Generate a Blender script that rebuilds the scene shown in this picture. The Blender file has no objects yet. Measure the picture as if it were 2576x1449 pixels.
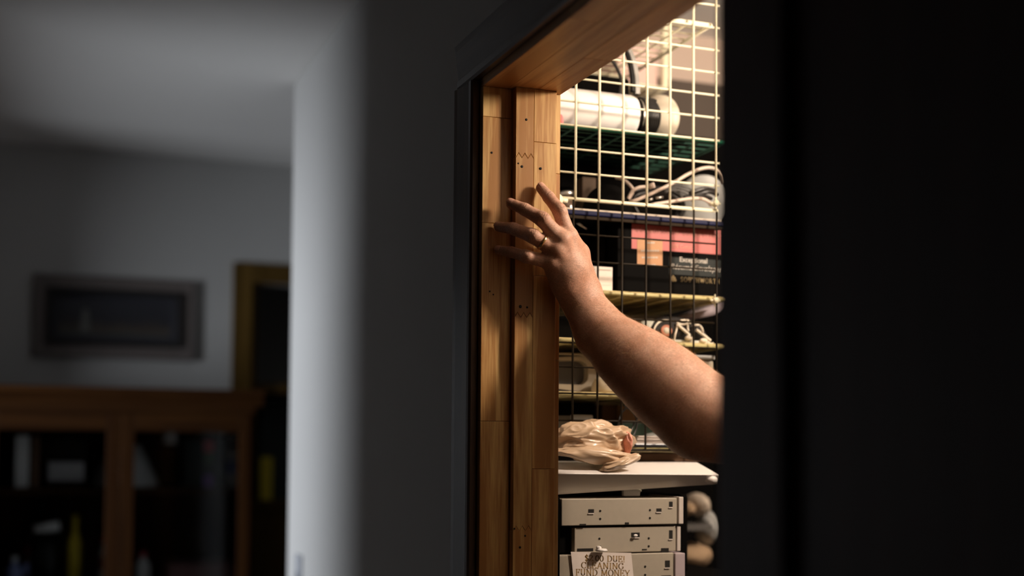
import bpy, bmesh, math, random
import numpy as np
from mathutils import Vector, Matrix, noise as mnoise

random.seed(7)
sc = bpy.context.scene
COL = sc.collection
PI = math.pi

# ------------------------------------------------------------------ camera
FPX, CX, CY, W, H = 3180.0, 1288.0, 1000.0, 2576, 1449
EYE = np.array([0.0, 0.0, 1.455])
a_, p_, rho = math.radians(20.96), math.radians(2.25), 0.0075
FW = np.array([math.sin(a_) * math.cos(p_), math.cos(a_) * math.cos(p_), math.sin(p_)])
r0 = np.array([math.cos(a_), -math.sin(a_), 0.0])
u0 = np.cross(r0, FW)
RT = r0 * math.cos(rho) + u0 * math.sin(rho)
UP = u0 * math.cos(rho) - r0 * math.sin(rho)
cd = bpy.data.cameras.new('camera')
cam = bpy.data.objects.new('camera', cd)
COL.objects.link(cam)
cam.matrix_world = Matrix(((RT[0], UP[0], -FW[0], EYE[0]), (RT[1], UP[1], -FW[1], EYE[1]), (RT[2], UP[2], -FW[2], EYE[2]), (0, 0, 0, 1)))
cd.sensor_width = 36.0
cd.lens = FPX / W * 36.0
cd.shift_x = 0.0
cd.shift_y = (CY - H / 2) / W
cd.clip_start = 0.02
cd.dof.use_dof = True
cd.dof.focus_distance = 2.06
cd.dof.aperture_fstop = 1.25
cd.dof.aperture_blades = 9
sc.camera = cam

# ------------------------------------------------------------------ world, daylight, exposure
wd = bpy.data.worlds.new('world')
sc.world = wd
wd.use_nodes = True
wd.node_tree.nodes['Background'].inputs[0].default_value = (0.55, 0.68, 0.9, 1)
wd.node_tree.nodes['Background'].inputs[1].default_value = 0.03
sc.view_settings.view_transform = 'Standard'
sc.view_settings.look = 'None'
sc.view_settings.exposure = 0.0
sc.view_settings.gamma = 1.0
sc.view_settings.use_curve_mapping = False
DAY_W = 100.0       # daylight through the window of the side room
BULB_STRENGTH = 232.0
ld = bpy.data.lights.new('window_daylight', 'AREA')
ld.shape = 'ELLIPSE'; ld.size = 1.20; ld.size_y = 0.76
ld.energy = DAY_W; ld.color = (0.88, 0.93, 1.0)
lo = bpy.data.objects.new('window_daylight', ld)
lo.location = (-2.18, 3.24, 1.5)
lo.rotation_euler = (0, -PI / 2, 0)
COL.objects.link(lo)

# ------------------------------------------------------------------ helpers
def P(px, py, y=None, x=None):
    """the point of the plane y=... (or x=...) seen at a pixel of the photograph"""
    d = (px - CX) / FPX * RT - (py - CY) / FPX * UP + FW
    t = (y - EYE[1]) / d[1] if y is not None else (x - EYE[0]) / d[0]
    return EYE + t * d

ORG = {}
def link(o, parent=None, origin=None):
    COL.objects.link(o)
    og = np.array(origin if origin is not None else (0, 0, 0), float)
    po = ORG[parent.name] if parent is not None else np.zeros(3)
    if parent is not None:
        o.parent = parent
    o.location = og - po
    ORG[o.name] = og
    return o

def tag(o, label=None, cat=None, group=None, kind=None):
    if label: o['label'] = label
    if cat: o['category'] = cat
    if group: o['group'] = group
    if kind: o['kind'] = kind
    return o

def thing(name, loc, label, cat, group=None, parent=None):
    o = bpy.data.objects.new(name, None)
    o.empty_display_size = 0.02
    link(o, parent, loc)
    return tag(o, label, cat, group)

class MB:
    def __init__(s):
        s.v, s.f, s.sm = [], [], []
    def add(s, vs, fs, smooth=False):
        n = len(s.v)
        s.v += [tuple(map(float, p)) for p in vs]
        s.f += [tuple(i + n for i in f) for f in fs]
        s.sm += [smooth] * len(fs)
        return s
    def box(s, x0, x1, y0, y1, z0, z1):
        return s.hexa([(x0, y0, z0), (x1, y0, z0), (x1, y1, z0), (x0, y1, z0), (x0, y0, z1), (x1, y0, z1), (x1, y1, z1), (x0, y1, z1)])
    def hexa(s, v):
        return s.add(v, [(0, 3, 2, 1), (4, 5, 6, 7), (0, 1, 5, 4), (1, 2, 6, 5), (2, 3, 7, 6), (3, 0, 4, 7)])
    def prism(s, pts, axis, d0, d1):
        n = len(pts)
        def mk(p, d):
            return {'x': (d, p[0], p[1]), 'y': (p[0], d, p[1]), 'z': (p[0], p[1], d)}[axis]
        vs = [mk(p, d0) for p in pts] + [mk(p, d1) for p in pts]
        fs = [tuple(range(n)), tuple(range(2 * n - 1, n - 1, -1))] + [(i, i + n, (i + 1) % n + n, (i + 1) % n) for i in range(n)]
        return s.add(vs, fs)
    def tube(s, pts, r, n=8, closed=False, cap=True):
        pts = [Vector(p) for p in pts]
        m = len(pts)
        rr = r if isinstance(r, (list, tuple)) else [r] * m
        ts = []
        for i in range(m):
            if closed: t = pts[(i + 1) % m] - pts[i - 1]
            else: t = pts[min(i + 1, m - 1)] - pts[max(i - 1, 0)]
            ts.append(t.normalized() if t.length > 1e-9 else Vector((0, 0, 1)))
        nrm = ts[0].orthogonal().normalized()
        vs = []
        for i in range(m):
            t = ts[i]
            nrm = (nrm - t * nrm.dot(t))
            nrm = nrm.normalized() if nrm.length > 1e-6 else t.orthogonal().normalized()
            b = t.cross(nrm)
            for k in range(n):
                a = 2 * PI * k / n
                vs.append(pts[i] + (nrm * math.cos(a) + b * math.sin(a)) * rr[i])
        fs = []
        for i in range(m if closed else m - 1):
            j = (i + 1) % m
            for k in range(n):
                l = (k + 1) % n
                fs.append((i * n + k, i * n + l, j * n + l, j * n + k))
        if cap and not closed:
            fs.append(tuple(range(n - 1, -1, -1)))
            fs.append(tuple((m - 1) * n + k for k in range(n)))
        return s.add(vs, fs, True)
    def lathe(s, prof, origin=(0, 0, 0), axis=(0, 0, 1), n=32, sx=1.0):
        ax = Vector(axis).normalized()
        e1 = ax.orthogonal().normalized()
        e2 = ax.cross(e1)
        og = Vector(origin)
        vs, fs = [], []
        for (r, h) in prof:
            for k in range(n):
                a = 2 * PI * k / n
                vs.append(og + ax * h + (e1 * math.cos(a) + e2 * math.sin(a)) * max(r, 1e-5))
        for i in range(len(prof) - 1):
            for k in range(n):
                l = (k + 1) % n
                fs.append((i * n + k, i * n + l, (i + 1) * n + l, (i + 1) * n + k))
        return s.add(vs, fs, True)
    def ball(s, c, rx, ry, rz, n=16, m=10):
        prof = [(math.sin(PI * i / m), -math.cos(PI * i / m)) for i in range(m + 1)]
        t = MB().lathe(prof, n=n)
        return s.add([(c[0] + x * rx, c[1] + y * ry, c[2] + z * rz) for x, y, z in t.v], t.f, True)
    def build(s, name, m, parent=None, origin=None, bevel=0.0, seg=2, label=None, kind=None, recalc=True, smooth=None):
        og = np.array(origin if origin is not None else (ORG[parent.name] if parent is not None else (0, 0, 0)), float)
        me = bpy.data.meshes.new(name)
        me.from_pydata([(x - og[0], y - og[1], z - og[2]) for x, y, z in s.v], [], s.f)
        sm = s.sm if smooth is None else [smooth] * len(s.f)
        me.polygons.foreach_set('use_smooth', sm)
        if recalc:
            bm = bmesh.new(); bm.from_mesh(me)
            bmesh.ops.recalc_face_normals(bm, faces=bm.faces)
            bm.to_mesh(me); bm.free()
        me.materials.append(m)
        o = bpy.data.objects.new(name, me)
        link(o, parent, og)
        if bevel > 0:
            b = o.modifiers.new('edge', 'BEVEL')
            b.width = bevel; b.segments = seg; b.limit_method = 'ANGLE'; b.angle_limit = math.radians(40)
            b.harden_normals = False
        if label: o['label'] = label
        if kind: o['kind'] = kind
        return o

def dup(o, parent, loc):
    c = o.copy()
    COL.objects.link(c)
    c.parent = parent
    po = ORG[parent.name]
    c.location = np.array(loc) - po
    ORG[c.name] = np.array(loc, float)
    return c

def pbox(a, b, y0, y1, z0=None, z1=None):
    """x0,x1,z0,z1 of a block whose front lies in plane y0 between pixel corners a (upper left) and b (lower right)"""
    A, B = P(a[0], a[1], y=y0), P(b[0], b[1], y=y0)
    return A[0], B[0], y0, y1, (B[2] if z0 is None else z0), (A[2] if z1 is None else z1)

def smooth_path(pts, k=6, closed=False):
    """Catmull-Rom"""
    p = [np.array(q, float) for q in pts]
    n = len(p)
    out = []
    for i in range(n if closed else n - 1):
        g = lambda j: p[j % n] if closed else p[min(max(j, 0), n - 1)]
        p0, p1, p2, p3 = g(i - 1), g(i), g(i + 1), g(i + 2)
        for t in np.arange(k) / k:
            out.append(0.5 * ((2 * p1) + (p2 - p0) * t + (2 * p0 - 5 * p1 + 4 * p2 - p3) * t * t + (3 * p1 - p0 - 3 * p2 + p3) * t ** 3))
    if not closed: out.append(p[-1])
    return out

# ------------------------------------------------------------------ materials
def new_mat(name):
    m = bpy.data.materials.new(name)
    m.use_nodes = True
    nt = m.node_tree
    return m, nt, nt.nodes['Principled BSDF']

def mat(name, col, rough=0.5, metal=0.0, var=0.0, scale=20.0, bump=0.0, bscale=200.0, spec=0.5, trans=0.0, stretch=(1, 1, 1), rand=0.0, coat=0.0, sss=0.0):
    m, nt, b = new_mat(name)
    N, L = nt.nodes, nt.links
    b.inputs['Roughness'].default_value = rough
    b.inputs['Metallic'].default_value = metal
    b.inputs['Specular IOR Level'].default_value = spec
    b.inputs['Coat Weight'].default_value = coat
    if trans: b.inputs['Transmission Weight'].default_value = trans
    if sss:
        b.inputs['Subsurface Weight'].default_value = sss
        b.inputs['Subsurface Radius'].default_value = (0.01, 0.004, 0.002)
        b.inputs['Subsurface Scale'].default_value = 0.5
    tc = N.new('ShaderNodeTexCoord')
    mp = N.new('ShaderNodeMapping'); mp.inputs['Scale'].default_value = stretch
    L.new(tc.outputs['Object'], mp.inputs['Vector'])
    nz = N.new('ShaderNodeTexNoise'); nz.inputs['Scale'].default_value = scale; nz.inputs['Detail'].default_value = 5
    L.new(mp.outputs[0], nz.inputs['Vector'])
    mx = N.new('ShaderNodeMix'); mx.data_type = 'RGBA'
    mx.inputs['A'].default_value = (*[c * (1 - var) for c in col], 1)
    mx.inputs['B'].default_value = (*[min(1, c * (1 + var)) for c in col], 1)
    L.new(nz.outputs['Fac'], mx.inputs['Factor'])
    out = mx.outputs['Result']
    if rand:
        oi = N.new('ShaderNodeObjectInfo')
        hs = N.new('ShaderNodeHueSaturation')
        mr = N.new('ShaderNodeMapRange'); mr.inputs['To Min'].default_value = 1 - rand; mr.inputs['To Max'].default_value = 1 + rand
        L.new(oi.outputs['Random'], mr.inputs['Value']); L.new(mr.outputs[0], hs.inputs['Value'])
        L.new(out, hs.inputs['Color']); out = hs.outputs['Color']
    L.new(out, b.inputs['Base Color'])
    if bump:
        n2 = N.new('ShaderNodeTexNoise'); n2.inputs['Scale'].default_value = bscale; n2.inputs['Detail'].default_value = 6
        L.new(mp.outputs[0], n2.inputs['Vector'])
        bp = N.new('ShaderNodeBump'); bp.inputs['Strength'].default_value = bump; bp.inputs['Distance'].default_value = 0.002
        L.new(n2.outputs['Fac'], bp.inputs['Height']); L.new(bp.outputs[0], b.inputs['Normal'])
    return m

def wood(name, light, dark, axis='z', scale=55.0, rough=0.42, rand=0.18, coat=0.15, spec=0.5):
    """grain running along one axis, each board its own cut of the grain"""
    m, nt, b = new_mat(name)
    N, L = nt.nodes, nt.links
    tc = N.new('ShaderNodeTexCoord'); oi = N.new('ShaderNodeObjectInfo')
    sep = N.new('ShaderNodeVectorMath'); sep.operation = 'SCALE'
    cmb = N.new('ShaderNodeCombineXYZ')
    for k, q in enumerate((3.1, 7.7, 11.3)):
        mm = N.new('ShaderNodeMath'); mm.operation = 'MULTIPLY'; mm.inputs[1].default_value = q
        L.new(oi.outputs['Random'], mm.inputs[0]); L.new(mm.outputs[0], cmb.inputs[k])
    ad = N.new('ShaderNodeVectorMath'); ad.operation = 'ADD'
    L.new(tc.outputs['Object'], ad.inputs[0]); L.new(cmb.outputs[0], ad.inputs[1])
    mp = N.new('ShaderNodeMapping')
    mp.inputs['Scale'].default_value = {'z': (1, 1, 0.05), 'y': (1, 0.05, 1), 'x': (0.05, 1, 1)}[axis]
    L.new(ad.outputs[0], mp.inputs['Vector'])
    wobble = N.new('ShaderNodeTexNoise'); wobble.inputs['Scale'].default_value = 9; wobble.inputs['Detail'].default_value = 2
    L.new(mp.outputs[0], wobble.inputs['Vector'])
    rings = N.new('ShaderNodeTexNoise'); rings.inputs['Scale'].default_value = scale; rings.inputs['Detail'].default_value = 3; rings.inputs['Distortion'].default_value = 0.6
    L.new(mp.outputs[0], rings.inputs['Vector'])
    fine = N.new('ShaderNodeTexNoise'); fine.inputs['Scale'].default_value = scale * 7; fine.inputs['Detail'].default_value = 4
    L.new(mp.outputs[0], fine.inputs['Vector'])
    mu = N.new('ShaderNodeMath'); mu.operation = 'MULTIPLY_ADD'; mu.inputs[1].default_value = 0.35
    L.new(fine.outputs['Fac'], mu.inputs[0]); L.new(rings.outputs['Fac'], mu.inputs[2])
    m2 = N.new('ShaderNodeMath'); m2.operation = 'MULTIPLY_ADD'; m2.inputs[1].default_value = 0.5
    L.new(wobble.outputs['Fac'], m2.inputs[0]); L.new(mu.outputs[0], m2.inputs[2])
    cr = N.new('ShaderNodeValToRGB')
    cr.color_ramp.elements[0].position = 0.72; cr.color_ramp.elements[0].color = (*light, 1)
    cr.color_ramp.elements[1].position = 1.16; cr.color_ramp.elements[1].color = (*dark, 1)
    L.new(m2.outputs[0], cr.inputs[0])
    hs = N.new('ShaderNodeHueSaturation')
    mr = N.new('ShaderNodeMapRange'); mr.inputs['To Min'].default_value = 1 - rand; mr.inputs['To Max'].default_value = 1 + rand
    L.new(oi.outputs['Random'], mr.inputs['Value']); L.new(mr.outputs[0], hs.inputs['Value'])
    L.new(cr.outputs[0], hs.inputs['Color'])
    L.new(hs.outputs[0], b.inputs['Base Color'])
    b.inputs['Roughness'].default_value = rough
    b.inputs['Coat Weight'].default_value = coat
    b.inputs['Specular IOR Level'].default_value = spec
    b.inputs['Coat Roughness'].default_value = 0.3
    bp = N.new('ShaderNodeBump'); bp.inputs['Strength'].default_value = 0.12; bp.inputs['Distance'].default_value = 0.001
    L.new(mu.outputs[0], bp.inputs['Height']); L.new(bp.outputs[0], b.inputs['Normal'])
    return m

M = {}
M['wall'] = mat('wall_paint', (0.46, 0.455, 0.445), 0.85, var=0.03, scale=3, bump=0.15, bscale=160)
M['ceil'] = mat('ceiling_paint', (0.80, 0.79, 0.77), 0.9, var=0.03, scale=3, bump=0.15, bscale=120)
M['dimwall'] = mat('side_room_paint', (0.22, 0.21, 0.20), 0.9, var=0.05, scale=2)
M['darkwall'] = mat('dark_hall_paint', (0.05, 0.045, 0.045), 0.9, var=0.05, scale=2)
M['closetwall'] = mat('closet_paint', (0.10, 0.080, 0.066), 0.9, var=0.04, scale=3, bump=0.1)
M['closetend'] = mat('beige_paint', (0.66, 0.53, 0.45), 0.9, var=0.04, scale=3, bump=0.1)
M['floor'] = wood('floor_boards', (0.07, 0.035, 0.018), (0.035, 0.016, 0.01), 'y', 30)
M['pine_z'] = wood('pine_upright', (0.66, 0.43, 0.165), (0.34, 0.155, 0.038), 'z', 50, rand=0.16)
M['pine_y'] = wood('pine_header', (0.60, 0.34, 0.14), (0.36, 0.165, 0.05), 'y', 50, rand=0.10)
M['casing'] = wood('casing_wood', (0.075, 0.035, 0.016), (0.04, 0.018, 0.009), 'z', 50, rand=0.06)
M['casing_y'] = wood('casing_wood_across', (0.075, 0.035, 0.016), (0.04, 0.018, 0.009), 'y', 50, rand=0.06)
M['addedleaf'] = wood('added_leaf_wood', (0.050, 0.020, 0.016), (0.028, 0.010, 0.009), 'z', 40, rand=0.05, rough=0.6, coat=0.0)
M['oak_x'] = wood('oak_rail', (0.048, 0.018, 0.004), (0.026, 0.009, 0.002), 'x', 35, rand=0.08, coat=0.0, rough=0.6, spec=0.08)
M['oak_z'] = wood('oak_stile', (0.048, 0.018, 0.004), (0.026, 0.009, 0.002), 'z', 35, rand=0.08, coat=0.0, rough=0.6, spec=0.08)
M['oak_pale'] = wood('oak_doorcase', (0.125, 0.072, 0.018), (0.075, 0.042, 0.010), 'z', 35, rand=0.05, coat=0.0, spec=0.1)
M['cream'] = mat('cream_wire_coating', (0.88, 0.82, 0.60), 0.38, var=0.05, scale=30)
M['shadecream'] = mat('shaded_wire_coating', (0.52, 0.45, 0.21), 0.4, var=0.08, scale=30)  # cream darkened: the lower shelves' dimmer light is put into the colour
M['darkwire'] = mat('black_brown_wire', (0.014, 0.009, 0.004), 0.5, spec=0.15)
M['green'] = mat('green_wire_coating', (0.014, 0.15, 0.085), 0.4)
M['greenshade'] = mat('shaded_green_wire', (0.010, 0.055, 0.036), 0.5)  # same green, with the shade on the mesh put into the colour
M['white'] = mat('white_plastic', (0.84, 0.80, 0.77), 0.35, var=0.02, scale=8)
M['offwhite'] = mat('offwhite_enamel', (0.72, 0.66, 0.60), 0.4, var=0.03, scale=6, bump=0.05, bscale=400)
M['black'] = mat('black_plastic', (0.005, 0.0045, 0.004), 0.35, var=0.1, spec=0.3)
M['matblack'] = mat('dull_black', (0.0032, 0.0028, 0.0025), 0.85, var=0.2, spec=0.04)
M['blackcord'] = mat('black_cord', (0.015, 0.013, 0.012), 0.35)
M['shade'] = mat('pale_shade', (0.60, 0.53, 0.42), 0.45, var=0.06, scale=8)
M['grey'] = mat('grey_plastic', (0.30, 0.29, 0.27), 0.45, var=0.05, scale=8)
M['darkgrey'] = mat('dark_grey_plastic', (0.10, 0.095, 0.09), 0.5, var=0.08)
M['lidgrey'] = mat('pale_grey_lid', (0.50, 0.51, 0.50), 0.4, var=0.03)
M['beigecord'] = mat('beige_cord', (0.62, 0.50, 0.42), 0.45)
M['blue'] = mat('blue_edge', (0.009, 0.011, 0.045), 0.5, var=0.1, spec=0.12)
M['board'] = mat('beige_board', (0.55, 0.47, 0.38), 0.7, var=0.06, scale=15)
M['steel'] = mat('brushed_steel', (0.60, 0.57, 0.53), 0.32, metal=1.0, var=0.05, scale=60, stretch=(1, 1, 12))
M['drive'] = mat('drive_casing', (0.42, 0.37, 0.295), 0.48, metal=0.0, var=0.06, scale=120, bump=0.04, bscale=900)
M['drivefront'] = mat('drive_bezel', (0.62, 0.55, 0.50), 0.45, var=0.03)
M['lilacfront'] = mat('lilac_bezel', (0.46, 0.38, 0.40), 0.45, var=0.03)
M['holeshade'] = mat('hole_shade', (0.010, 0.008, 0.006), 0.9)  # dark pieces set flush stand for the shade inside holes and slots
M['paper'] = mat('note_paper', (0.82, 0.73, 0.67), 0.85, var=0.04, scale=30, bump=0.05, bscale=300)
M['inkgold'] = mat('ochre_ink', (0.40, 0.25, 0.10), 0.7, var=0.25, scale=300)
M['coral'] = mat('coral_print', (0.47, 0.090, 0.078), 0.5, var=0.06, scale=12)
M['orange'] = mat('orange_label', (0.46, 0.22, 0.085), 0.55, var=0.05, scale=20)
M['boxblack'] = mat('black_card', (0.0022, 0.0018, 0.0015), 0.65, var=0.15, scale=12, spec=0.04)
M['boxgreen'] = mat('dark_green_card', (0.009, 0.013, 0.0115), 0.6, var=0.1, scale=20, spec=0.25)
M['inkwhite'] = mat('white_print', (0.50, 0.46, 0.40), 0.6)
M['inkpale'] = mat('pale_pink_print', (0.62, 0.24, 0.17), 0.6)
M['inkbrass'] = mat('gold_print', (0.24, 0.165, 0.055), 0.5)
M['carton'] = mat('white_carton', (0.80, 0.72, 0.64), 0.6, var=0.03, scale=30)
M['inkgrey'] = mat('grey_print', (0.40, 0.34, 0.29), 0.7)
M['rubber'] = mat('sneaker_rubber', (0.55, 0.55, 0.48), 0.5, var=0.05)
M['canvas'] = mat('black_canvas', (0.020, 0.017, 0.016), 0.85, var=0.2, scale=300, bump=0.2, bscale=700)
M['lace'] = mat('white_lace', (0.78, 0.70, 0.58), 0.8, var=0.06, scale=200, bump=0.2, bscale=600)
M['patch'] = mat('salmon_patch', (0.62, 0.24, 0.15), 0.6)
M['bag'] = mat('plastic_bag', (0.56, 0.40, 0.265), 0.33, var=0.10, scale=14, bump=0.04, bscale=90, coat=0.1)
M['bagpink'] = mat('bag_print', (0.72, 0.31, 0.23), 0.4, var=0.2, scale=60)
M['tan'] = mat('tan_card', (0.62, 0.37, 0.18), 0.65, var=0.06, scale=10)
M['kraft'] = mat('brown_cardboard', (0.16, 0.085, 0.045), 0.8, var=0.15, scale=25, bump=0.2, bscale=150)
M['kraftdim'] = mat('dim_brown_card', (0.075, 0.045, 0.025), 0.8, var=0.1)
M['kraftdark'] = mat('umber_board', (0.028, 0.020, 0.013), 0.8, spec=0.1)
M['liner'] = mat('olive_card', (0.60, 0.48, 0.24), 0.85, var=0.18, scale=16, stretch=(.3, 6, 1))
M['darkgreen'] = mat('dark_green_box', (0.016, 0.045, 0.024), 0.5, var=0.1)
M['bin'] = mat('pale_bin_plastic', (0.42, 0.36, 0.27), 0.35, var=0.05, scale=6)
M['bowl'] = mat('ivory_bowl', (0.70, 0.60, 0.44), 0.4, var=0.04)
M['cloth'] = mat('tan_cloth', (0.42, 0.29, 0.18), 0.9, var=0.12, scale=12, bump=0.3, bscale=60)
M['pink'] = mat('pink_cloth', (0.80, 0.22, 0.22), 0.7, var=0.08)
M['pinkcard'] = mat('pale_pink_card', (0.74, 0.52, 0.46), 0.7, var=0.08, scale=18)
M['lilac'] = mat('lilac_cloth', (0.42, 0.36, 0.40), 0.85, var=0.1, scale=20)
M['skin_dark'] = mat('nail', (0.62, 0.34, 0.25), 0.35, spec=0.5)
M['gold'] = mat('gold_ring', (0.95, 0.72, 0.36), 0.18, metal=1.0)
M['hair'] = mat('arm_hair', (0.34, 0.19, 0.085), 0.5)
M['shirt'] = mat('dark_shirt', (0.025, 0.015, 0.014), 0.9, var=0.15, scale=40, bump=0.2, bscale=500)
M['denim'] = mat('dark_denim', (0.018, 0.020, 0.032), 0.9, var=0.2, scale=60, bump=0.2, bscale=600)
M['leather'] = mat('black_leather', (0.02, 0.016, 0.014), 0.5)
M['headhair'] = mat('brown_hair', (0.045, 0.026, 0.014), 0.6, var=0.3, scale=120, bump=0.5, bscale=250)
M['glass'] = mat('pane_glass', (0.9, 0.95, 1.0), 0.02, trans=1.0)
M['frame_outer'] = mat('pewter_frame', (0.135, 0.112, 0.105), 0.5, var=0.08, scale=20)
M['frame_inner'] = mat('black_frame', (0.012, 0.010, 0.010), 0.35)
M['matboard'] = mat('slate_mat', (0.035, 0.035, 0.045), 0.8)
M['switch'] = mat('switch_plate', (0.36, 0.37, 0.40), 0.4)
M['yellow'] = mat('yellow_label', (0.80, 0.62, 0.04), 0.5)
M['red'] = mat('red_card', (0.75, 0.11, 0.13), 0.6)
M['purple'] = mat('purple_card', (0.30, 0.11, 0.55), 0.6)
M['bluecard'] = mat('blue_card', (0.30, 0.36, 0.66), 0.6)
M['silver'] = mat('silver_plastic', (0.50, 0.50, 0.52), 0.35, metal=0.3)
M['rose'] = mat('rose_cloth', (0.34, 0.17, 0.17), 0.9)
M['spinewhite'] = mat('white_spine', (0.86, 0.85, 0.84), 0.6)
M['spinegreen'] = mat('green_spine', (0.10, 0.16, 0.08), 0.6)
M['booksdark'] = mat('dark_spine', (0.02, 0.028, 0.024), 0.6)

def emission(name, col, s):
    m = bpy.data.materials.new(name); m.use_nodes = True
    nt = m.node_tree; nt.nodes.clear()
    e = nt.nodes.new('ShaderNodeEmission'); e.inputs[0].default_value = (*col, 1); e.inputs[1].default_value = s
    o = nt.nodes.new('ShaderNodeOutputMaterial'); nt.links.new(e.outputs[0], o.inputs[0])
    return m
M['bulb'] = emission('bulb_glow', (1.0, 0.81, 0.64), BULB_STRENGTH)

# thin glass that lets light through without caustics
def thin_glass(name, tint, gloss=0.08):
    m = bpy.data.materials.new(name); m.use_nodes = True
    nt = m.node_tree; nt.nodes.clear()
    t = nt.nodes.new('ShaderNodeBsdfTransparent'); t.inputs[0].default_value = (*tint, 1)
    g = nt.nodes.new('ShaderNodeBsdfGlossy'); g.inputs['Roughness'].default_value = 0.02
    x = nt.nodes.new('ShaderNodeMixShader')
    fr = nt.nodes.new('ShaderNodeFresnel'); fr.inputs[0].default_value = 1.22
    o = nt.nodes.new('ShaderNodeOutputMaterial')
    nt.links.new(fr.outputs[0], x.inputs[0]); nt.links.new(t.outputs[0], x.inputs[1]); nt.links.new(g.outputs[0], x.inputs[2])
    nt.links.new(x.outputs[0], o.inputs[0])
    return m
M['thinglass'] = thin_glass('thin_pane', (0.92, 0.93, 0.93))

# ------------------------------------------------------------------ the room
XW, XC = 0.670, 0.808          # hall face and closet face of the wall with the doorway
YN, YF = 1.062, 1.895          # near and far jamb faces
ZH, ZC = 2.035, 2.458          # door head, ceiling
YCOR, YB = 3.46, 4.50          # outer corner of the wall, far wall
def struct(name, mb, m, **k):
    return mb.build(name, m, kind='structure', **k)
struct('floor', MB().box(-3.0, 3.2, -1.6, 4.7, -0.1, 0.0), M['floor'])
struct('ceiling', MB().box(-3.0, 3.2, -1.6, 5.3, ZC, ZC + 0.1), M['ceil'])
w = MB()
w.prism([(YCOR, 0), (YCOR, ZC), (-1.6, ZC), (-1.6, 0), (YN - 0.019, 0), (YN - 0.019, ZH + 0.019), (YF + 0.019, ZH + 0.019), (YF + 0.019, 0)], 'x', XW, XC - 0.012)
struct('wall_right', w, M['wall'], bevel=0.010, seg=3)
# far wall with a doorway to a cupboard
XD0, XD1, ZD = 0.735, 1.45, 2.03
w = MB()
w.box(-3.0, XD0, YB, YB + 0.1, 0, ZC); w.box(XD1, 3.2, YB, YB + 0.1, 0, ZC); w.box(XD0, XD1, YB, YB + 0.1, ZD, ZC)
struct('wall_back', w, M['wall'])
w = MB()
w.box(XD0 - 0.05, XD1 + 0.05, YB + 0.45, YB + 0.5, 0, ZC)
w.box(XD0 - 0.05, XD0, YB + 0.1, YB + 0.45, 0, ZC); w.box(XD1, XD1 + 0.05, YB + 0.1, YB + 0.45, 0, ZC)
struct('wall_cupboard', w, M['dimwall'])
# left side: hall wall, unseen opening shaped to shade the ceiling, side room window
w = MB()
w.box(-0.92, -0.80, -1.6, 3.13, 0, ZC)
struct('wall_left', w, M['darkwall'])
w = MB(); w.box(-0.92, -0.80, 3.85, YB, 0, ZC); w.box(-0.92, -0.80, 3.13, 3.85, 1.95, ZC)
struct('wall_left_shading', w, M['wall'])
w = MB()
w.box(-2.32, -2.2, -1.6, 2.83, 0, ZC); w.box(-2.32, -2.2, 3.65, YB, 0, ZC); w.box(-2.32, -2.2, 2.83, 3.65, 0, 0.86); w.box(-2.32, -2.2, 2.83, 3.65, 2.14, ZC)
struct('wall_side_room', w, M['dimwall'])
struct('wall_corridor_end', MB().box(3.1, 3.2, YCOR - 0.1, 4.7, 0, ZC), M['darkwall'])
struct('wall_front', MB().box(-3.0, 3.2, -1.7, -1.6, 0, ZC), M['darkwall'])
wi = thing('window_1', (-2.26, 3.24, 0.86), None, None); wi['kind'] = 'structure'
f = MB()
for (y0, y1, z0, z1) in ((2.83, 2.855, .86, 2.14), (3.625, 3.65, .86, 2.14), (2.855, 3.625, .86, .9), (2.855, 3.625, 2.1, 2.14)):
    f.box(-2.29, -2.24, y0, y1, z0, z1)
f.build('window_frame', M['white'], wi)
MB().box(-2.272, -2.268, 2.855, 3.625, .9, 2.1).build('pane', M['thinglass'], wi)
# closet shell
w = MB()
w.box(1.95, 2.05, 0.3, 3.1, 0, ZC)
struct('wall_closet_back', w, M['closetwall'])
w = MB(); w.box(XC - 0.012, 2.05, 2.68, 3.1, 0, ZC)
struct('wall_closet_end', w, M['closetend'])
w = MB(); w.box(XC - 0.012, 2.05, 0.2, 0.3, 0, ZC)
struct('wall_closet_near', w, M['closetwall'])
w = MB(); w.box(XC - 0.012, 3.2, YCOR - 0.1, YCOR, 0, ZC)
struct('wall_corridor', w, M['wall'])

# ------------------------------------------------------------------ doorway: jambs, stop, casing built of pine blocks
door = thing('door_1', (0.74, 1.52, 0.0), None, None); door['kind'] = 'structure'
zj = lambda py: P(1320, py, y=1.87)[2]
def strip(x0, x1, y0, y1, joints, ph=0, teeth=0):
    zs = [0.0] + sorted(joints) + [ZH]
    for i in range(len(zs) - 1):
        z0, z1 = zs[i], zs[i + 1]
        n = 6
        def edge(z, top):
            if z in (0.0, ZH) or not teeth: return [(x0, z), (x1, z)]
            e = []
            for k in range(n + 1):
                e.append((x0 + (x1 - x0) * k / n, z + (teeth if k % 2 else -teeth)))
            return e
        lo_, hi_ = edge(z0, 0), edge(z1, 1)
        g = 0.0002
        pts = [(x + (g if x == x0 else -g if x == x1 else 0), z + g) for x, z in lo_] + [(x + (g if x == x0 else -g if x == x1 else 0), z - g) for x, z in reversed(hi_)]
        MB().prism(pts, 'y', y0 + random.uniform(0, .00025), y1).build('pine_block', M['pine_z'], door, origin=(x0, y0, (z0 + z1) / 2), bevel=0.0006, seg=1)
strip(XW + 0.002, 0.722, YF, YF + 0.019, [zj(1060), zj(560), zj(292)], teeth=0.0)
strip(0.722, XC, YF + 0.0003, YF + 0.019, [zj(900), zj(420)])
strip(0.7229, 0.7546, 1.879, YF, [zj(1330), zj(791), zj(388)], teeth=0.004)
strip(0.7546, 0.7945, 1.8793, YF, [zj(1180), zj(690), zj(350)], teeth=0.0)
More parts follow.
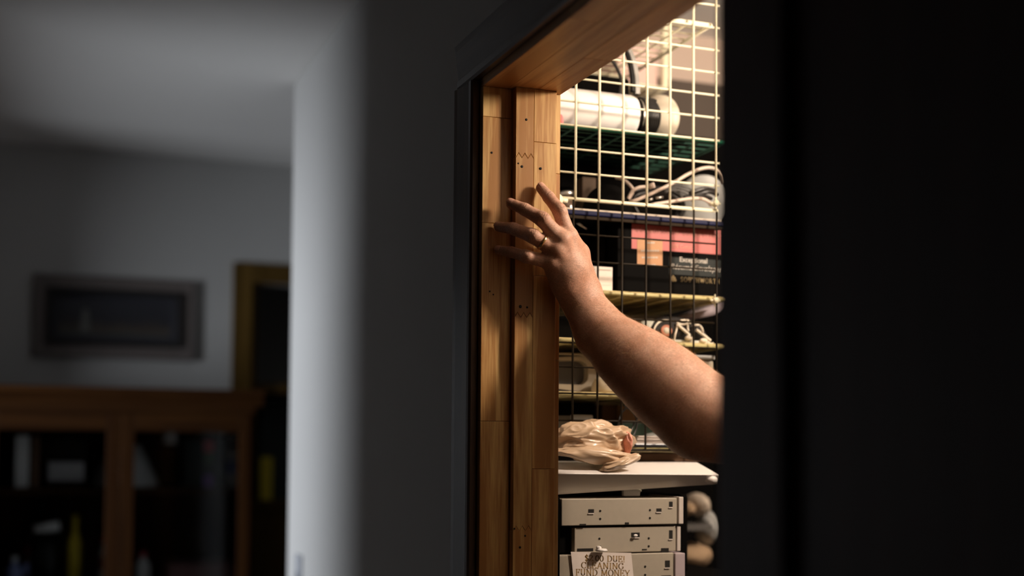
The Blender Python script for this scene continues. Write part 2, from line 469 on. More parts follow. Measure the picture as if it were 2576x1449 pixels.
# near jamb and its stop
MB().box(XW + 0.002, XC, YN - 0.019, YN, 0, ZH).build('side_jamb', M['pine_z'], door, bevel=0.001)
MB().box(0.7175, 0.7893, YN, YN + 0.012, 0, ZH).build('door_stop', M['pine_z'], door, bevel=0.001)
# head jamb: three long laminated strips
for (x0, x1, yj) in ((XW + 0.002, 0.715, 1.55), (0.715, 0.762, 1.30), (0.762, XC, 1.70)):
    for (y0, y1) in ((YN - 0.019, yj), (yj, YF + 0.019)):
        MB().box(x0 + .0001, x1 - .0001, y0 + .0001, y1 - .0001, ZH, ZH + 0.019).build('head_block', M['pine_y'], door, origin=(x0, (y0 + y1) / 2, ZH), bevel=0.0006, seg=1)
# door leaf added to keep the near hall wall dark, swung fully open
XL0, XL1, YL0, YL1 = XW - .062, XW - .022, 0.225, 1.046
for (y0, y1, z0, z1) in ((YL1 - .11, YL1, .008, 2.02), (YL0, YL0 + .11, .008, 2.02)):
    MB().box(XL0, XL1, y0, y1, z0, z1).build('added_leaf_stile', M['addedleaf'], door, bevel=.003)
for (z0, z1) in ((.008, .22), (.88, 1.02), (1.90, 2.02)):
    MB().box(XL0, XL1, YL0 + .1102, YL1 - .1102, z0, z1).build('added_leaf_rail', M['addedleaf'], door, bevel=.003)
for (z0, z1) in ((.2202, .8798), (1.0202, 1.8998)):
    MB().box(XL0 + .012, XL1 - .012, YL0 + .1102, YL1 - .1102, z0, z1).build('added_leaf_panel', M['addedleaf'], door)
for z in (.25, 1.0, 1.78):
    MB().tube([(XW - .024, YL1 + .008, z), (XW - .024, YL1 + .008, z + .09)], .006, 10).build('added_leaf_hinge', M['steel'], door)
# nail holes
for (px, py, y, r) in ((1324, 301, 1.879, .0021), (1313, 419, 1.879, .0022), (1304, 411, 1.879, .0014), (1360, 424, 1.879, .0022), (1309, 771, 1.879, .0026), (1326, 773, 1.879, .0018),
                       (1294, 1330, 1.879, .0016), (1321, 1348, 1.879, .0016), (1308, 1377, 1.879, .0020), (1237, 384, YF, .0018), (1232, 733, YF, .0014), (1241, 741, YF, .0012)):
    q = P(px, py, y=y)
    MB().lathe([(0, -.0003), (r, -.0003), (r, .0006), (0, .0006)], origin=q, axis=(0, 1, 0), n=10).build('nail_hole', M['holeshade'], door, origin=q)
# casing, hall side: profile of flat, step and bead
def casing_leg(y0, y1, s):
    m = MB()
    a, b = (y0, y1) if s > 0 else (y1, y0)
    pts = [(a, XW), (a, XW - .010), (a + s * .004, XW - .013), (a + s * .014, XW - .013), (a + s * .017, XW - .010), (b - s * .012, XW - .016), (b - s * .003, XW - .018), (b, XW - .015), (b, XW)]
    m.prism([(x, y) for y, x in pts], 'z', 0, ZH + 0.012)
    m.build('casing_leg', M['casing'], door, origin=(XW, y0, 1.0))
casing_leg(YF + 0.013, YF + 0.088, 1)
casing_leg(YN - 0.088, YN - 0.013, -1)
m = MB()
a, b = ZH + .013, ZH + .088
pts = [(XW, a), (XW - .010, a), (XW - .013, a + .004), (XW - .013, a + .014), (XW - .010, a + .017), (XW - .016, b - .012), (XW - .018, b - .003), (XW - .015, b), (XW, b)]
m.prism(pts, 'y', YN - .088, YF + .088)
m.build('casing_head', M['casing_y'], door, origin=(XW, 1.5, ZH))

# light switch near the corner
q = P(753, 1394, x=XW)
sw = thing('light_switch', (XW, q[1], q[2] - .06), 'small grey light switch plate low on the white wall corner', 'switch')
MB().box(XW - .006, XW, q[1] - .045, q[1] + .03, q[2] - .118, q[2]).build('plate', M['switch'], sw, bevel=.003)
MB().box(XW - .012, XW - .006, q[1] - .016, q[1] + .004, q[2] - .072, q[2] - .045).build('toggle', M['switch'], sw, bevel=.002)

# ------------------------------------------------------------------ far room: picture, bookcase, cupboard
A, B = P(84, 690, y=YB - .02), P(488, 910, y=YB - .02)
pc = thing('framed_picture', ((A[0] + B[0]) / 2, YB - .02, B[2]), 'framed dark seascape picture on the pale wall above the bookcase', 'picture')
x0, x1, z0, z1 = A[0], B[0], B[2] + .002, P(286, 697, y=YB - .02)[2]
def frame(m, x0, x1, z0, z1, w, y0, y1):
    m.box(x0, x0 + w, y0, y1, z0, z1); m.box(x1 - w, x1, y0, y1, z0, z1)
    m.box(x0 + w, x1 - w, y0, y1, z0, z0 + w); m.box(x0 + w, x1 - w, y0, y1, z1 - w, z1)
    return m
frame(MB(), x0, x1, z0, z1, .045, YB - .022, YB - .001).build('frame', M['frame_outer'], pc, bevel=.004)
frame(MB(), x0 + .043, x1 - .043, z0 + .043, z1 - .043, .018, YB - .034, YB - .001).build('inner_frame', M['frame_inner'], pc, bevel=.003)
frame(MB(), x0 + .06, x1 - .06, z0 + .06, z1 - .06, .020, YB - .012, YB - .008).build('mat_board', M['matboard'], pc)
def seascape():
    m, nt, b = new_mat('dusk_seascape')
    N, L = nt.nodes, nt.links
    tc = N.new('ShaderNodeTexCoord'); sx = N.new('ShaderNodeSeparateXYZ'); L.new(tc.outputs['Object'], sx.inputs[0])
    nz = N.new('ShaderNodeTexNoise'); nz.inputs['Scale'].default_value = 14
    mp = N.new('ShaderNodeMapping'); mp.inputs['Scale'].default_value = (1, 1, 4); L.new(tc.outputs['Object'], mp.inputs[0]); L.new(mp.outputs[0], nz.inputs['Vector'])
    ad = N.new('ShaderNodeMath'); ad.operation = 'MULTIPLY_ADD'; ad.inputs[1].default_value = .06; L.new(nz.outputs['Fac'], ad.inputs[0]); L.new(sx.outputs[2], ad.inputs[2])
    cr = N.new('ShaderNodeValToRGB'); e = cr.color_ramp.elements
    mr = N.new('ShaderNodeMapRange'); mr.inputs['From Min'].default_value = .06; mr.inputs['From Max'].default_value = .30
    L.new(ad.outputs[0], mr.inputs['Value']); L.new(mr.outputs[0], cr.inputs[0])
    e[0].position = 0; e[0].color = (.03, .022, .015, 1)
    e[1].position = 1; e[1].color = (.020, .020, .028, 1)
    for p, c in ((.2, (.06, .06, .05)), (.33, (.055, .040, .032)), (.42, (.022, .022, .028)), (.75, (.032, .032, .042))):
        k = e.new(p); k.color = (*c, 1)
    L.new(cr.outputs[0], b.inputs['Base Color']); b.inputs['Roughness'].default_value = .5
    return m
MB().box(x0 + .075, x1 - .075, YB - .008, YB - .004, z0 + .075, z1 - .075).build('painting', seascape(), pc)
q = P(214, 808, y=YB - .009)
MB().add([(q[0] - .018, YB - .0085, q[2] - .035), (q[0] + .018, YB - .0085, q[2] - .035), (q[0] + .009, YB - .0085, q[2] + .04), (q[0] - .006, YB - .0085, q[2] + .045)], [(0, 1, 2, 3)]).build('painted_tower', mat('tower_paint', (.12, .12, .11), .6), pc, label='pale painted tower')

# short glazed bookcase
YK = 4.07
xs = [P(-8, 1150, y=YK)[0] - .052, P(-8, 1150, y=YK)[0], P(268, 1150, y=YK)[0], P(338, 1150, y=YK)[0], P(602, 1150, y=YK)[0], P(640, 1150, y=YK)[0]]
zt = P(300, 974, y=YK - .02)[2]; zg = P(300, 1083, y=YK)[2]; zsh = P(300, 1226, y=YK + .05)[2]
bk = thing('bookcase', ((xs[0] + xs[5]) / 2, YK + .2, 0), 'brown oak bookcase with two glazed doors below the picture', 'bookcase')
YKB = YB - .006
MB().box(xs[0], xs[0] + .02, YK + .02, YKB, 0, zt - .03).build('side_panel', M['oak_z'], bk)
MB().box(xs[5] - .02, xs[5], YK + .02, YKB, 0, zt - .03).build('side_panel', M['oak_z'], bk)
MB().box(xs[0] + .02, xs[5] - .02, YKB - .012, YKB, 0, zt - .03).build('back_panel', M['oak_z'], bk)
MB().prism([(YKB, zt), (YK - .03, zt), (YK - .03, zt - .018), (YK - .012, zt - .03), (YK + .0, zt - .052), (YKB, zt - .052)], 'x', xs[0] - .025, xs[5] + .025).build('crown', M['oak_x'], bk, origin=((xs[0] + xs[5]) / 2, YK, zt))
MB().box(xs[0], xs[5], YK + .001, YK + .02, zg + .058, zt - .052).build('frieze_rail', M['oak_x'], bk, origin=(0, YK, zt))
MB().box(xs[0], xs[5], YK + .02, YKB, 0, .1).build('plinth', M['oak_x'], bk)
SHB = [zsh - .022, zsh - .34, zsh - .66, zsh - .98]
for z in SHB:
    if z > .12: MB().box(xs[0] + .021, xs[5] - .021, YK + .03, YKB - .013, z, z + .02).build('shelf', M['oak_x'], bk)
for (a, b, ks) in ((xs[1], xs[2], 1), (xs[3], xs[4], -1)):
    d = thing('door', (a, YK, .6), None, None, parent=bk)
    l, r = (a - .045, a), (b, b + (xs[3] - xs[2]) / 2 - .001)
    if ks < 0: l, r = (a - (xs[3] - xs[2]) / 2 + .001, a), (b, b + .036)
    for u in (l, r):
        MB().box(*u, YK, YK + .022, .11, zg + .056).build('stile', M['oak_z'], d, bevel=.002)
    for (u, v) in ((zg, zg + .056), (.11, .18)):
        MB().box(a, b, YK, YK + .022, u, v).build('rail', M['oak_x'], d, bevel=.002)
    MB().box(a, b, YK + .009, YK + .012, .18, zg).build('pane', M['thinglass'], d)
    kx = r[0] + .02 if ks > 0 else l[1] - .02
    MB().lathe([(0, 0), (.006, 0), (.006, .012), (.012, .018), (.012, .026), (0, .03)], origin=(kx, YK, .95), axis=(0, -1, 0), n=16).build('knob', M['oak_x'], d)

def item(name, mb, m, label, cat, group=None, **k):
    v = np.array(mb.v); og = ((v[:, 0].min() + v[:, 0].max()) / 2, (v[:, 1].min() + v[:, 1].max()) / 2, v[:, 2].min())
    o = mb.build(name, m, origin=og, **k)
    return tag(o, label, cat, group)
zA, zB = SHB[0] + .0205, SHB[1] + .0205
def onshelf(px0, px1, pyt, y0, y1, zb):
    A = P(px0, pyt, y=y0); B = P(px1, pyt, y=y0)
    return MB().box(A[0], B[0], y0, y1, zb, A[2])
YI = 4.16
item('white_binder', onshelf(40, 74, 1095, YI, YI + .2, zA), M['spinewhite'], 'tall white binder at the outer end of the bookcase top shelf', 'binder', bevel=.002)
item('dark_book', onshelf(82, 100, 1098, YI, YI + .2, zA), M['kraft'], 'brown book beside the white binder', 'book', bevel=.002)
v = thing('video_recorder', (P(170, 1160, y=YI)[0], YI + .1, zA), 'small silver fronted device under a black box on bookcase shelf', 'device')
A, B = P(122, 1160, y=YI), P(212, 1160, y=YI)
MB().box(A[0], B[0], YI, YI + .2, zA, zA + .02).build('base', M['black'], v, bevel=.002)
MB().box(A[0], B[0], YI - .004, YI + .2, zA + .0205, P(150, 1163, y=YI)[2]).build('front', M['silver'], v, bevel=.003)
zz = P(150, 1163, y=YI)[2] + .001
item('black_box', MB().box(A[0] - .01, B[0] + .015, YI + .01, YI + .2, zz, zz + .075), M['black'], 'black box lying on the silver device in the bookcase', 'box', bevel=.003)
q = P(300, 1160, y=YI + .09)
item('white_lampshade', MB().lathe([(.105, 0), (.103, .02), (.075, .08), (.045, .135), (.043, .137), (.0, .137)], origin=(q[0] + .02, YI + .13, zA), n=28), M['spinewhite'], 'white cone shade behind the middle stiles of the bookcase', 'lampshade')
q = P(415, 1098, y=YI + .02)
item('white_mug', MB().lathe([(0, 0), (.02, 0), (.022, .05), (.019, .05), (.018, .004), (0, .004)], origin=(q[0] + .02, YI + .05, zA + .138), n=20), M['spinewhite'], 'small white cup standing on the cone shade in the bookcase', 'cup')
bks = thing('striped_book', (P(525, 1150, y=YI)[0], YI + .1, zA), 'thin book with red green and purple spine in the bookcase', 'book')
A, B = P(514, 1108, y=YI), P(538, 1108, y=YI)
zz = np.linspace(zA, A[2], 5)
for k, mm in enumerate(('purple', 'booksdark', 'spinegreen', 'red')):
    MB().box(A[0], B[0], YI, YI + .19, zz[k] + .0002, zz[k + 1]).build('spine_band', M[mm], bks)
for k, (px, w, t, mm) in enumerate(((470, 20, 1105, 'booksdark'), (492, 20, 1110, 'booksdark'), (546, 22, 1112, 'booksdark'))):
    item('dark_paperback', onshelf(px, px + w, t, YI, YI + .18, zA), M[mm], ['dark book standing leftmost in the row behind right glazed door', 'dark book touching the striped spine on its left side', 'dark book between the striped spine and the pale spine'][k], 'book', 'books behind the right glazed door', bevel=.001)
bks = thing('pale_book', (P(588, 1150, y=YI)[0], YI + .1, zA), 'book with white and blue spine beside the bookcase edge', 'book', 'books behind the right glazed door')
A, B = P(576, 1092, y=YI), P(600, 1092, y=YI)
zz = np.linspace(zA, A[2], 5)
for k, mm in enumerate(('spinewhite', 'bluecard', 'spinewhite', 'spinewhite')):
    MB().box(A[0], B[0], YI, YI + .19, zz[k] + .0002 + (.012 if k == 3 else 0), zz[k + 1]).build('spine_band', M[mm], bks)
# second shelf
def bottle(px, pyt, w, label, mb_, cap_, body='yellow'):
    A = P(px, pyt, y=YI + .06)
    t = thing('bottle', (A[0], YI + .06, zB), label, 'bottle')
    h = A[2] - zB
    MB().lathe([(0, 0), (w, 0), (w, h * .62), (w * .45, h * .78), (w * .4, h * .9), (0, h * .9)], origin=(A[0], YI + .06, zB), n=20).build('body', M[mb_], t)
    MB().lathe([(w * 1.01, h * .35), (w * 1.02, h * .62)], origin=(A[0], YI + .06, zB), n=20).build('sleeve', M[body], t)
    MB().lathe([(w * .46, h * .86), (w * .46, h), (0, h)], origin=(A[0], YI + .06, zB), n=20).build('cap', M[cap_], t)
bottle(190, 1296, .021, 'yellow bottle on the lower bookcase shelf', 'yellow', 'yellow')
bottle(36, 1400, .022, 'squat dark blue bottle on the lower bookcase shelf', 'bluecard', 'spinewhite', 'bluecard')
bottle(72, 1375, .016, 'squat brown bottle between blue and yellow bottles', 'kraft', 'red', 'bluecard')
bottle(262, 1350, .014, 'slim pale bottle by the bookcase middle stile', 'spinewhite', 'red', 'rose')
bottle(360, 1388, .022, 'white jar with red cap on lower shelf behind right glazed door', 'spinewhite', 'red', 'spinewhite')
A, B = P(425, 1422, y=YI), P(592, 1422, y=YI)
item('folded_cloth', MB().box(A[0], B[0], YI, YI + .2, zB, A[2]), M['rose'], 'folded rose cloth on the lower bookcase shelf', 'cloth', bevel=.01, seg=3)
q = P(118, 1268, y=YI)
item('paper_roll', MB().lathe([(0, 0), (.016, 0), (.016, .075), (.004, .075), (.004, .07)], origin=(q[0] - .035, YI + .04, zB + .185), axis=(1, .1, .18), n=18), M['spinewhite'], 'white paper roll lying on a tall dark tin', 'roll')
item('dark_tin', MB().lathe([(0, 0), (.05, 0), (.05, .178), (0, .178)], origin=(q[0], YI + .06, zB), n=24), M['black'], 'tall dark tin below the white paper roll', 'tin')

# cupboard in the far wall
d2 = thing('door_2', (1.09, YB, 0), None, None); d2['kind'] = 'structure'
MB().box(XD0 - .07, XD0, YB - .018, YB, 0, ZD + .07).build('casing_leg', M['oak_pale'], d2, bevel=.004)
MB().box(XD1, XD1 + .07, YB - .018, YB, 0, ZD + .07).build('casing_leg', M['oak_pale'], d2, bevel=.004)
MB().box(XD0, XD1, YB - .018, YB, ZD, ZD + .07).build('casing_head', M['oak_pale'], d2, bevel=.004)
MB().box(XD0, XD0 + .018, YB, YB + .1, 0, ZD).build('side_jamb', M['oak_pale'], d2)
zs = P(690, 966, y=YB + .04)[2]
cs = thing('cupboard_shelf', (1.09, YB + .2, zs - .025), 'pale wooden shelf inside the far cupboard doorway', 'shelf')
MB().box(XD0 + .002, XD1 - .002, YB + .11, YB + .449, zs - .03, zs).build('board', M['oak_pale'], cs)
MB().box(XD0 + .019, XD1 - .002, YB + .03, YB + .11, zs - .032, zs).build('front_edge', M['oak_pale'], cs)
zf = zs - .42
cs = thing('cupboard_shelf', (1.09, YB + .2, zf - .025), 'lower wooden shelf inside the far cupboard, under the dark green boxes', 'shelf')
MB().box(XD0 + .002, XD1 - .002, YB + .11, YB + .449, zf - .03, zf).build('board', M['oak_pale'], cs)
MB().box(XD0 + .03, XD1 - .03, YB + .12, YB + .44, 0, zf - .031).build('riser', M['oak_pale'], cs)
A, B = P(655, 1005, y=YB + .13), P(735, 1005, y=YB + .13)
item('green_box', MB().box(max(A[0], XD0 + .02), B[0], YB + .14, YB + .42, zf + .0005, A[2]), M['booksdark'], 'dark green box under the shelf of the far cupboard', 'box', bevel=.004)
q = P(668, 1150, y=YB + .122)
item('yellow_packet', MB().box(q[0] - .018, q[0] + .026, YB + .119, YB + .138, zf + .0005, q[2]), M['yellow'], 'dull yellow packet leaning on the dark green box', 'packet', bevel=.003)

# ------------------------------------------------------------------ closet lamp
lamp = thing('pendant_lamp', (1.50, 1.33, ZC), 'globe pendant lamp hanging from the closet ceiling', 'lamp')
MB().lathe([(0, 0), (.045, 0), (.045, -.012), (.02, -.022), (0, -.022)], origin=(1.50, 1.33, ZC), n=24).build('ceiling_rose', M['white'], lamp)
MB().tube([(1.50, 1.33, ZC - .02), (1.50, 1.33, 2.325)], .004, 8).build('cord', M['blackcord'], lamp)
MB().lathe([(0, .075), (.012, .075), (.018, .06), (.018, 0), (0, 0)], origin=(1.50, 1.33, 2.258), n=20).build('socket', M['black'], lamp)
MB().lathe([(.020, .030), (.135, .012), (.137, .014), (.020, .034)], origin=(1.50, 1.33, 2.28), n=36).build('blocker_disc', M['darkgrey'], lamp)  # unseen disc added above the globe to cut light bounced off the ceiling
MB().lathe([(.080 * math.sin(a), -.042 - .080 * math.cos(a)) for a in np.linspace(.0, 2.95, 12)] + [(.0, .0375)], origin=(1.50, 1.33, 2.22), n=20).build('bulb', M['bulb'], lamp)

# ------------------------------------------------------------------ wire shelving unit
YP = 2.0
XL, XR, YU = 0.785, 1.188, 2.362
XP = 1.157
Z_TOP, Z_GRN, Z_BLU = 2.232, P(1610, 335, y=2.01)[2], P(1610, 540, y=2.01)[2]
Z3, Z4, Z5, Z6 = P(1620, 742, y=2.01)[2], 1.641, 1.547, 1.452
unit = thing('wire_shelving', (.97, 2.18, 1.2355), 'cream wire grid shelving with gridded front panels and mesh shelves', 'shelving')

def wire_mesh(name, length, r):
    mb = MB().tube([(0, 0, 0), (0, 0, length)], r, 6)
    me = bpy.data.meshes.new(name); me.from_pydata(mb.v, [], mb.f); me.polygons.foreach_set('use_smooth', mb.sm)
    return me
def wire(parent, me, loc, m, horiz):
    o = bpy.data.objects.new('wire', me)
    if not me.materials: me.materials.append(m)
    link(o, parent, loc)
    if horiz: o.rotation_euler = (0, PI / 2, 0)
    return o
def xcol(px, py): return P(px, py, y=YP)[0]
cols_up = [xcol(px, 350) for px in (1446.5, 1506, 1566, 1625.5, 1683.5, 1742, 1800)]
pitch = (cols_up[-1] - cols_up[0]) / 6
rows_up = [P(1625, py, y=YP)[2] for py in (45, 91, 147.6, 206, 265.9, 328.5, 391, 450)]
rows_up = list(np.linspace(P(1625, 45, y=YP)[2], P(1625, 451, y=YP)[2], 8))
dz = rows_up[0] - rows_up[1]
rows_up = [rows_up[0] + dz] + rows_up
zrim = P(1625, 516, y=YP)[2]
fp = thing('front_panel', (.97, YP, zrim), None, None, parent=unit)
for z in (zrim, rows_up[0] + .02):
    MB().tube([(XL, YP, z), (XP + .008, YP, z)], .0034, 10).build('rim', M['cream'], fp)
vz = wire_mesh('panel_upright', rows_up[0] + .02 - zrim, .0021)
hz = wire_mesh('panel_crosswire', XP + .012 - XL, .0019)
for x in [cols_up[0] - pitch] + cols_up: wire(fp, vz, (x, YP - .0032, zrim), M['cream'], False)
for z in rows_up: wire(fp, hz, (XL, YP, z), M['cream'], True)
# dark grid below
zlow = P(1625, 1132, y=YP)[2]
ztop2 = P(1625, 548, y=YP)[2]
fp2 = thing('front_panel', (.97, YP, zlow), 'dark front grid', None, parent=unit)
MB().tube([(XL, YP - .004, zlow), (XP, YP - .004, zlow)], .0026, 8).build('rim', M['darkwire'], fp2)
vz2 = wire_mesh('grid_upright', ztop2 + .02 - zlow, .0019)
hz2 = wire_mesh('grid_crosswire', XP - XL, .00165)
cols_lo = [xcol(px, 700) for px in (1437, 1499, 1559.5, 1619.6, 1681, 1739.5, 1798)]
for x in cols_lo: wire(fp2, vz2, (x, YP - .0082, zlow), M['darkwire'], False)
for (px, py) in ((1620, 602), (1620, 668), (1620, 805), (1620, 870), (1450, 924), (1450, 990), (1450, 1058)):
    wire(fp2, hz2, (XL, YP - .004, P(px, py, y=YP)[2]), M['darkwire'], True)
def mesh_shelf(z, m, x0=XL, x1=XR, y0=YP + .012, y1=YU, rr=.0034, nd=11, parent=None):
    s = MB()
    for y in (y0, y1): s.tube([(x0, y, z), (x1, y, z)], rr, 10)
    for x in (x0, x1): s.tube([(x, y0, z), (x, y1, z)], rr, 8)
    for k in range(1, nd): s.tube([(x0, y0 + (y1 - y0) * k / nd, z + .002), (x1, y0 + (y1 - y0) * k / nd, z + .002)], .0017, 6)
    nx = 7
    for k in range(1, nx + 1): s.tube([(x0 + (x1 - x0) * k / (nx + 1), y0, z - .002), (x0 + (x1 - x0) * k / (nx + 1), y1, z - .002)], .0019, 6)
    return s.build('shelf', m, parent or unit)
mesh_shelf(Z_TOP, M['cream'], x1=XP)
gsh = mesh_shelf(Z_GRN, M['greenshade'], y0=YP + .0205); gsh['label'] = 'green coated shelf'
MB().tube([(XL, YP + .012, Z_GRN), (XR, YP + .012, Z_GRN)], .0036, 10).build('front_rim', M['green'], gsh, origin=(.97, YP + .012, Z_GRN))
item('added_sheet', MB().box(XL + .008, XR - .06, YP + .03, YU - .006, Z_GRN + .0039, Z_GRN + .0052), M['matblack'], 'thin black sheet added over the green shelf mesh under the lamp', 'mat')  # sheet added to keep light from showing through the green mesh
for z in (Z3, Z4, Z5, Z6): mesh_shelf(z, M['shadecream'])
for x, y, zp in ((XL, YP + .012, 2.30), (XL, YU, 2.30), (XR, YU, Z6)):
    MB().tube([(x, y, 1.2358), (x, y, zp)], .0032, 8).build('post', M['cream'], unit)
# plastic corner connectors
def connector(q, k=1.0):
    c = MB().lathe([(0, -.006), (.010 * k, -.006), (.0105 * k, .006), (0, .006)], origin=q, axis=(0, 1, 0), n=16)
    for a in (0, PI / 2, PI, 1.5 * PI):
        d = Vector((math.cos(a), 0, math.sin(a)))
        c.tube([Vector(q) + d * .006 * k, Vector(q) + d * .020 * k], .0042 * k, 8)
    c.build('connector', M['cream'], unit, origin=q)
for (px, py) in ((1400, 503), (1801, 512), (1800, 756), (1401, 1112)):
    connector(P(px, py, y=YP - .006), 1.0 if px < 1500 else .55)
# second wire shelf behind, carrying a pink card box
unit2 = thing('wire_shelf_rack', (1.13, 2.5, Z_TOP), 'small cream wire rack fixed to the tall cabinet behind the shelving', 'rack')
mesh_shelf(Z_TOP + .004, M['cream'], P(1470, 190, y=2.42)[0], P(1675, 190, y=2.42)[0], 2.42, 2.590, nd=7, parent=unit2)
A, B = P(1612, 130, y=2.44), P(1672, 190, y=2.44)
item('pink_card_box', MB().box(A[0] - .05, B[0] - .012, 2.45, 2.585, Z_TOP + .011, Z_TOP + .10), M['pinkcard'], 'pale pink card box on the small wire rack', 'box', bevel=.003)
item('cream_post', MB().box(B[0] - .010, B[0] + .004, 2.428, 2.442, Z_TOP + .0085, Z_TOP + .17), M['cream'], 'cream plastic upright standing at the corner of the small wire rack', 'post', bevel=.002)

# ------------------------------------------------------------------ things on the shelving, top compartment
zg = Z_GRN + .0056
YL = 2.068
q = P(1500, 274, y=YL)
c0 = np.array([P(1385, 274, y=YL)[0], YL, q[2]])
R = .0382
zc = zg + R + .0008
lm = thing('desk_lamp', (P(1520, 270, y=YL)[0], YL, zg), 'white cylindrical lamp lying on the green shelf, black cord round its neck', 'lamp')
xe = P(1592, 270, y=YL)[0]
x_s = XL + .012
MB().lathe([(0, x_s), (R * .93, x_s), (R, x_s + .01), (R, xe - .010), (R * .93, xe - .002), (R * .8, xe), (0, xe)], origin=(0, YL, zc), axis=(1, 0, 0), n=40).build('body', M['white'], lm)
xk = P(1646, 270, y=YL)[0]
MB().lathe([(0, xe + .0005), (R * .84, xe + .0005), (R * .86, xe + .012), (R * .80, xe + .022), (R * .88, xk - .006), (R * .72, xk), (0, xk)], origin=(0, YL, zc), axis=(1, 0, 0), n=32).build('neck', M['black'], lm)
MB().lathe([(R * .89, xe + .006), (R * .90, xe + .009), (R * .89, xe + .012)], origin=(0, YL, zc), axis=(1, 0, 0), n=32).build('band', M['steel'], lm)
cp = []
for k in range(90):
    a = k / 14 * 2 * PI
    cp.append((xe + .010 + .004 * k / 14, YL + (R * .86 + .003) * math.cos(a), zc + (R * .86 + .003) * math.sin(a)))
MB().tube(cp, .0026, 6).build('cord', M['blackcord'], lm)
xd = P(1704, 270, y=YL)[0]
MB().lathe([(R * .40, -.004), (R * .62, .002), (R * 1.08, .018), (R * 1.24, .028), (R * 1.22, .030), (R * 1.0, .026), (0, .018)], origin=(xk - .001, YL + .016, zc + .008), axis=(1, .62, .02), n=40).build('shade', M['shade'], lm)
arm = smooth_path([P(1604, 236, y=YL + .01), P(1602, 190, y=YL + .01), P(1592, 145, y=YL + .012), P(1578, 118, y=YL + .015), P(1556, 92, y=YL + .02)])
m = MB()
for i in range(len(arm) - 1):
    a, b = arm[i], arm[i + 1]
    m.hexa([(a[0] - .004, a[1] - .001, a[2]), (a[0] + .0045, a[1] - .001, a[2]), (a[0] + .0045, a[1] + .012, a[2]), (a[0] - .004, a[1] + .012, a[2]),
            (b[0] - .004, b[1] - .001, b[2]), (b[0] + .0045, b[1] - .001, b[2]), (b[0] + .0045, b[1] + .012, b[2]), (b[0] - .004, b[1] + .012, b[2])])
m.build('arm', M['grey'], lm)
m = MB()
arm2 = [p + np.array((-.0085, .004, .003)) for p in arm]
m.tube(arm2, .0046, 8)
m.build('arm_sleeve', M['black'], lm)
cab = smooth_path([P(1560, 236, y=YL - .012), P(1563, 205, y=YL - .005), P(1556, 180, y=YL), P(1540, 152, y=YL + .004), P(1520, 135, y=YL + .01), P(1470, 120, y=YL + .02)])
MB().tube(cab, .0029, 8).build('loose_cord', M['blackcord'], lm)
item('dark_case', MB().box(XL + .02, P(1586, 250, y=2.20)[0], 2.20, 2.34, zg, P(1500, 186, y=2.20)[2]), M['matblack'], 'black case behind the white lamp', 'case', bevel=.006)
v = MB().ball(P(1409, 304, y=2.03), .006, .008, .012, 12, 8)
item('pink_rag', v, M['pink'], 'bit of pink cloth hanging at the left end of the green shelf', 'rag')

# ------------------------------------------------------------------ cable compartment over the blue edged board
zb0, zb1 = Z_BLU - .006, Z_BLU + .004
bb = thing('shelf_board', (.97, 2.18, zb0), 'beige shelf board with a blue front edging under the cables', 'board')
MB().box(XL + .005, XR - .004, YP + .016, YU - .006, zb0, zb1).build('board', M['board'], bb, bevel=.001)
MB().box(XL + .005, XR - .004, YP + .008, YP + .0155, zb0 - .0035, zb0 + .0055).build('edging', M['blue'], bb, bevel=.0025, seg=3)
MB().box(XL + .005, XR - .004, YP + .010, YP + .0155, zb0 - .0095, zb0 - .004).build('edging_lip', M['kraftdark'], bb, bevel=.001)
MB().box(XL + .005, XR - .004, YP + .020, YU - .006, zb0 - .004, zb0 - .0005).build('under_panel', M['matblack'], bb)
zb = zb1 + .0008
item('black_equipment_case', MB().box(XL + .02, XR - .05, 2.22, 2.35, zb, Z_GRN - .012), M['matblack'], 'dull black case filling the back of the cable compartment', 'case', bevel=.006)
# dark dome shaped pouch
q = P(1530, 500, y=2.09)
pr_ = [(0, .062)] + [(.047 * math.sin(a), .012 + .050 * math.cos(a)) for a in np.linspace(.15, 1.75, 10)] + [(.040, 0), (0, 0)]
item('black_pouch', MB().lathe(pr_, origin=(q[0], 2.09, zb), n=32), M['matblack'], 'round black pouch among the cables, left of the beige cord', 'pouch')
# glass jar with highlight and small brown box
q = P(1424, 470, y=2.12)
jr = thing('glass_jar', (q[0], 2.12, zb), 'small shiny brown jar at the left end of the cable compartment', 'jar')
MB().lathe([(0, 0), (.017, 0), (.019, .006), (.019, .030), (.013, .040), (0, .040)], origin=(q[0], 2.12, zb), n=24).build('body', mat('amber_glass', (.09, .045, .02), .08, coat=1.0), jr)
MB().lathe([(.0135, .0405), (.0145, .041), (.0145, .050), (0, .051)], origin=(q[0], 2.12, zb), n=24).build('lid', M['steel'], jr)
item('small_brown_box', MB().box(*pbox((1465, 444), (1500, 500), 2.15, 2.19, z0=zb)), M['kraftdim'], 'small brown box between the shiny jar and the black pouch', 'box', bevel=.002)
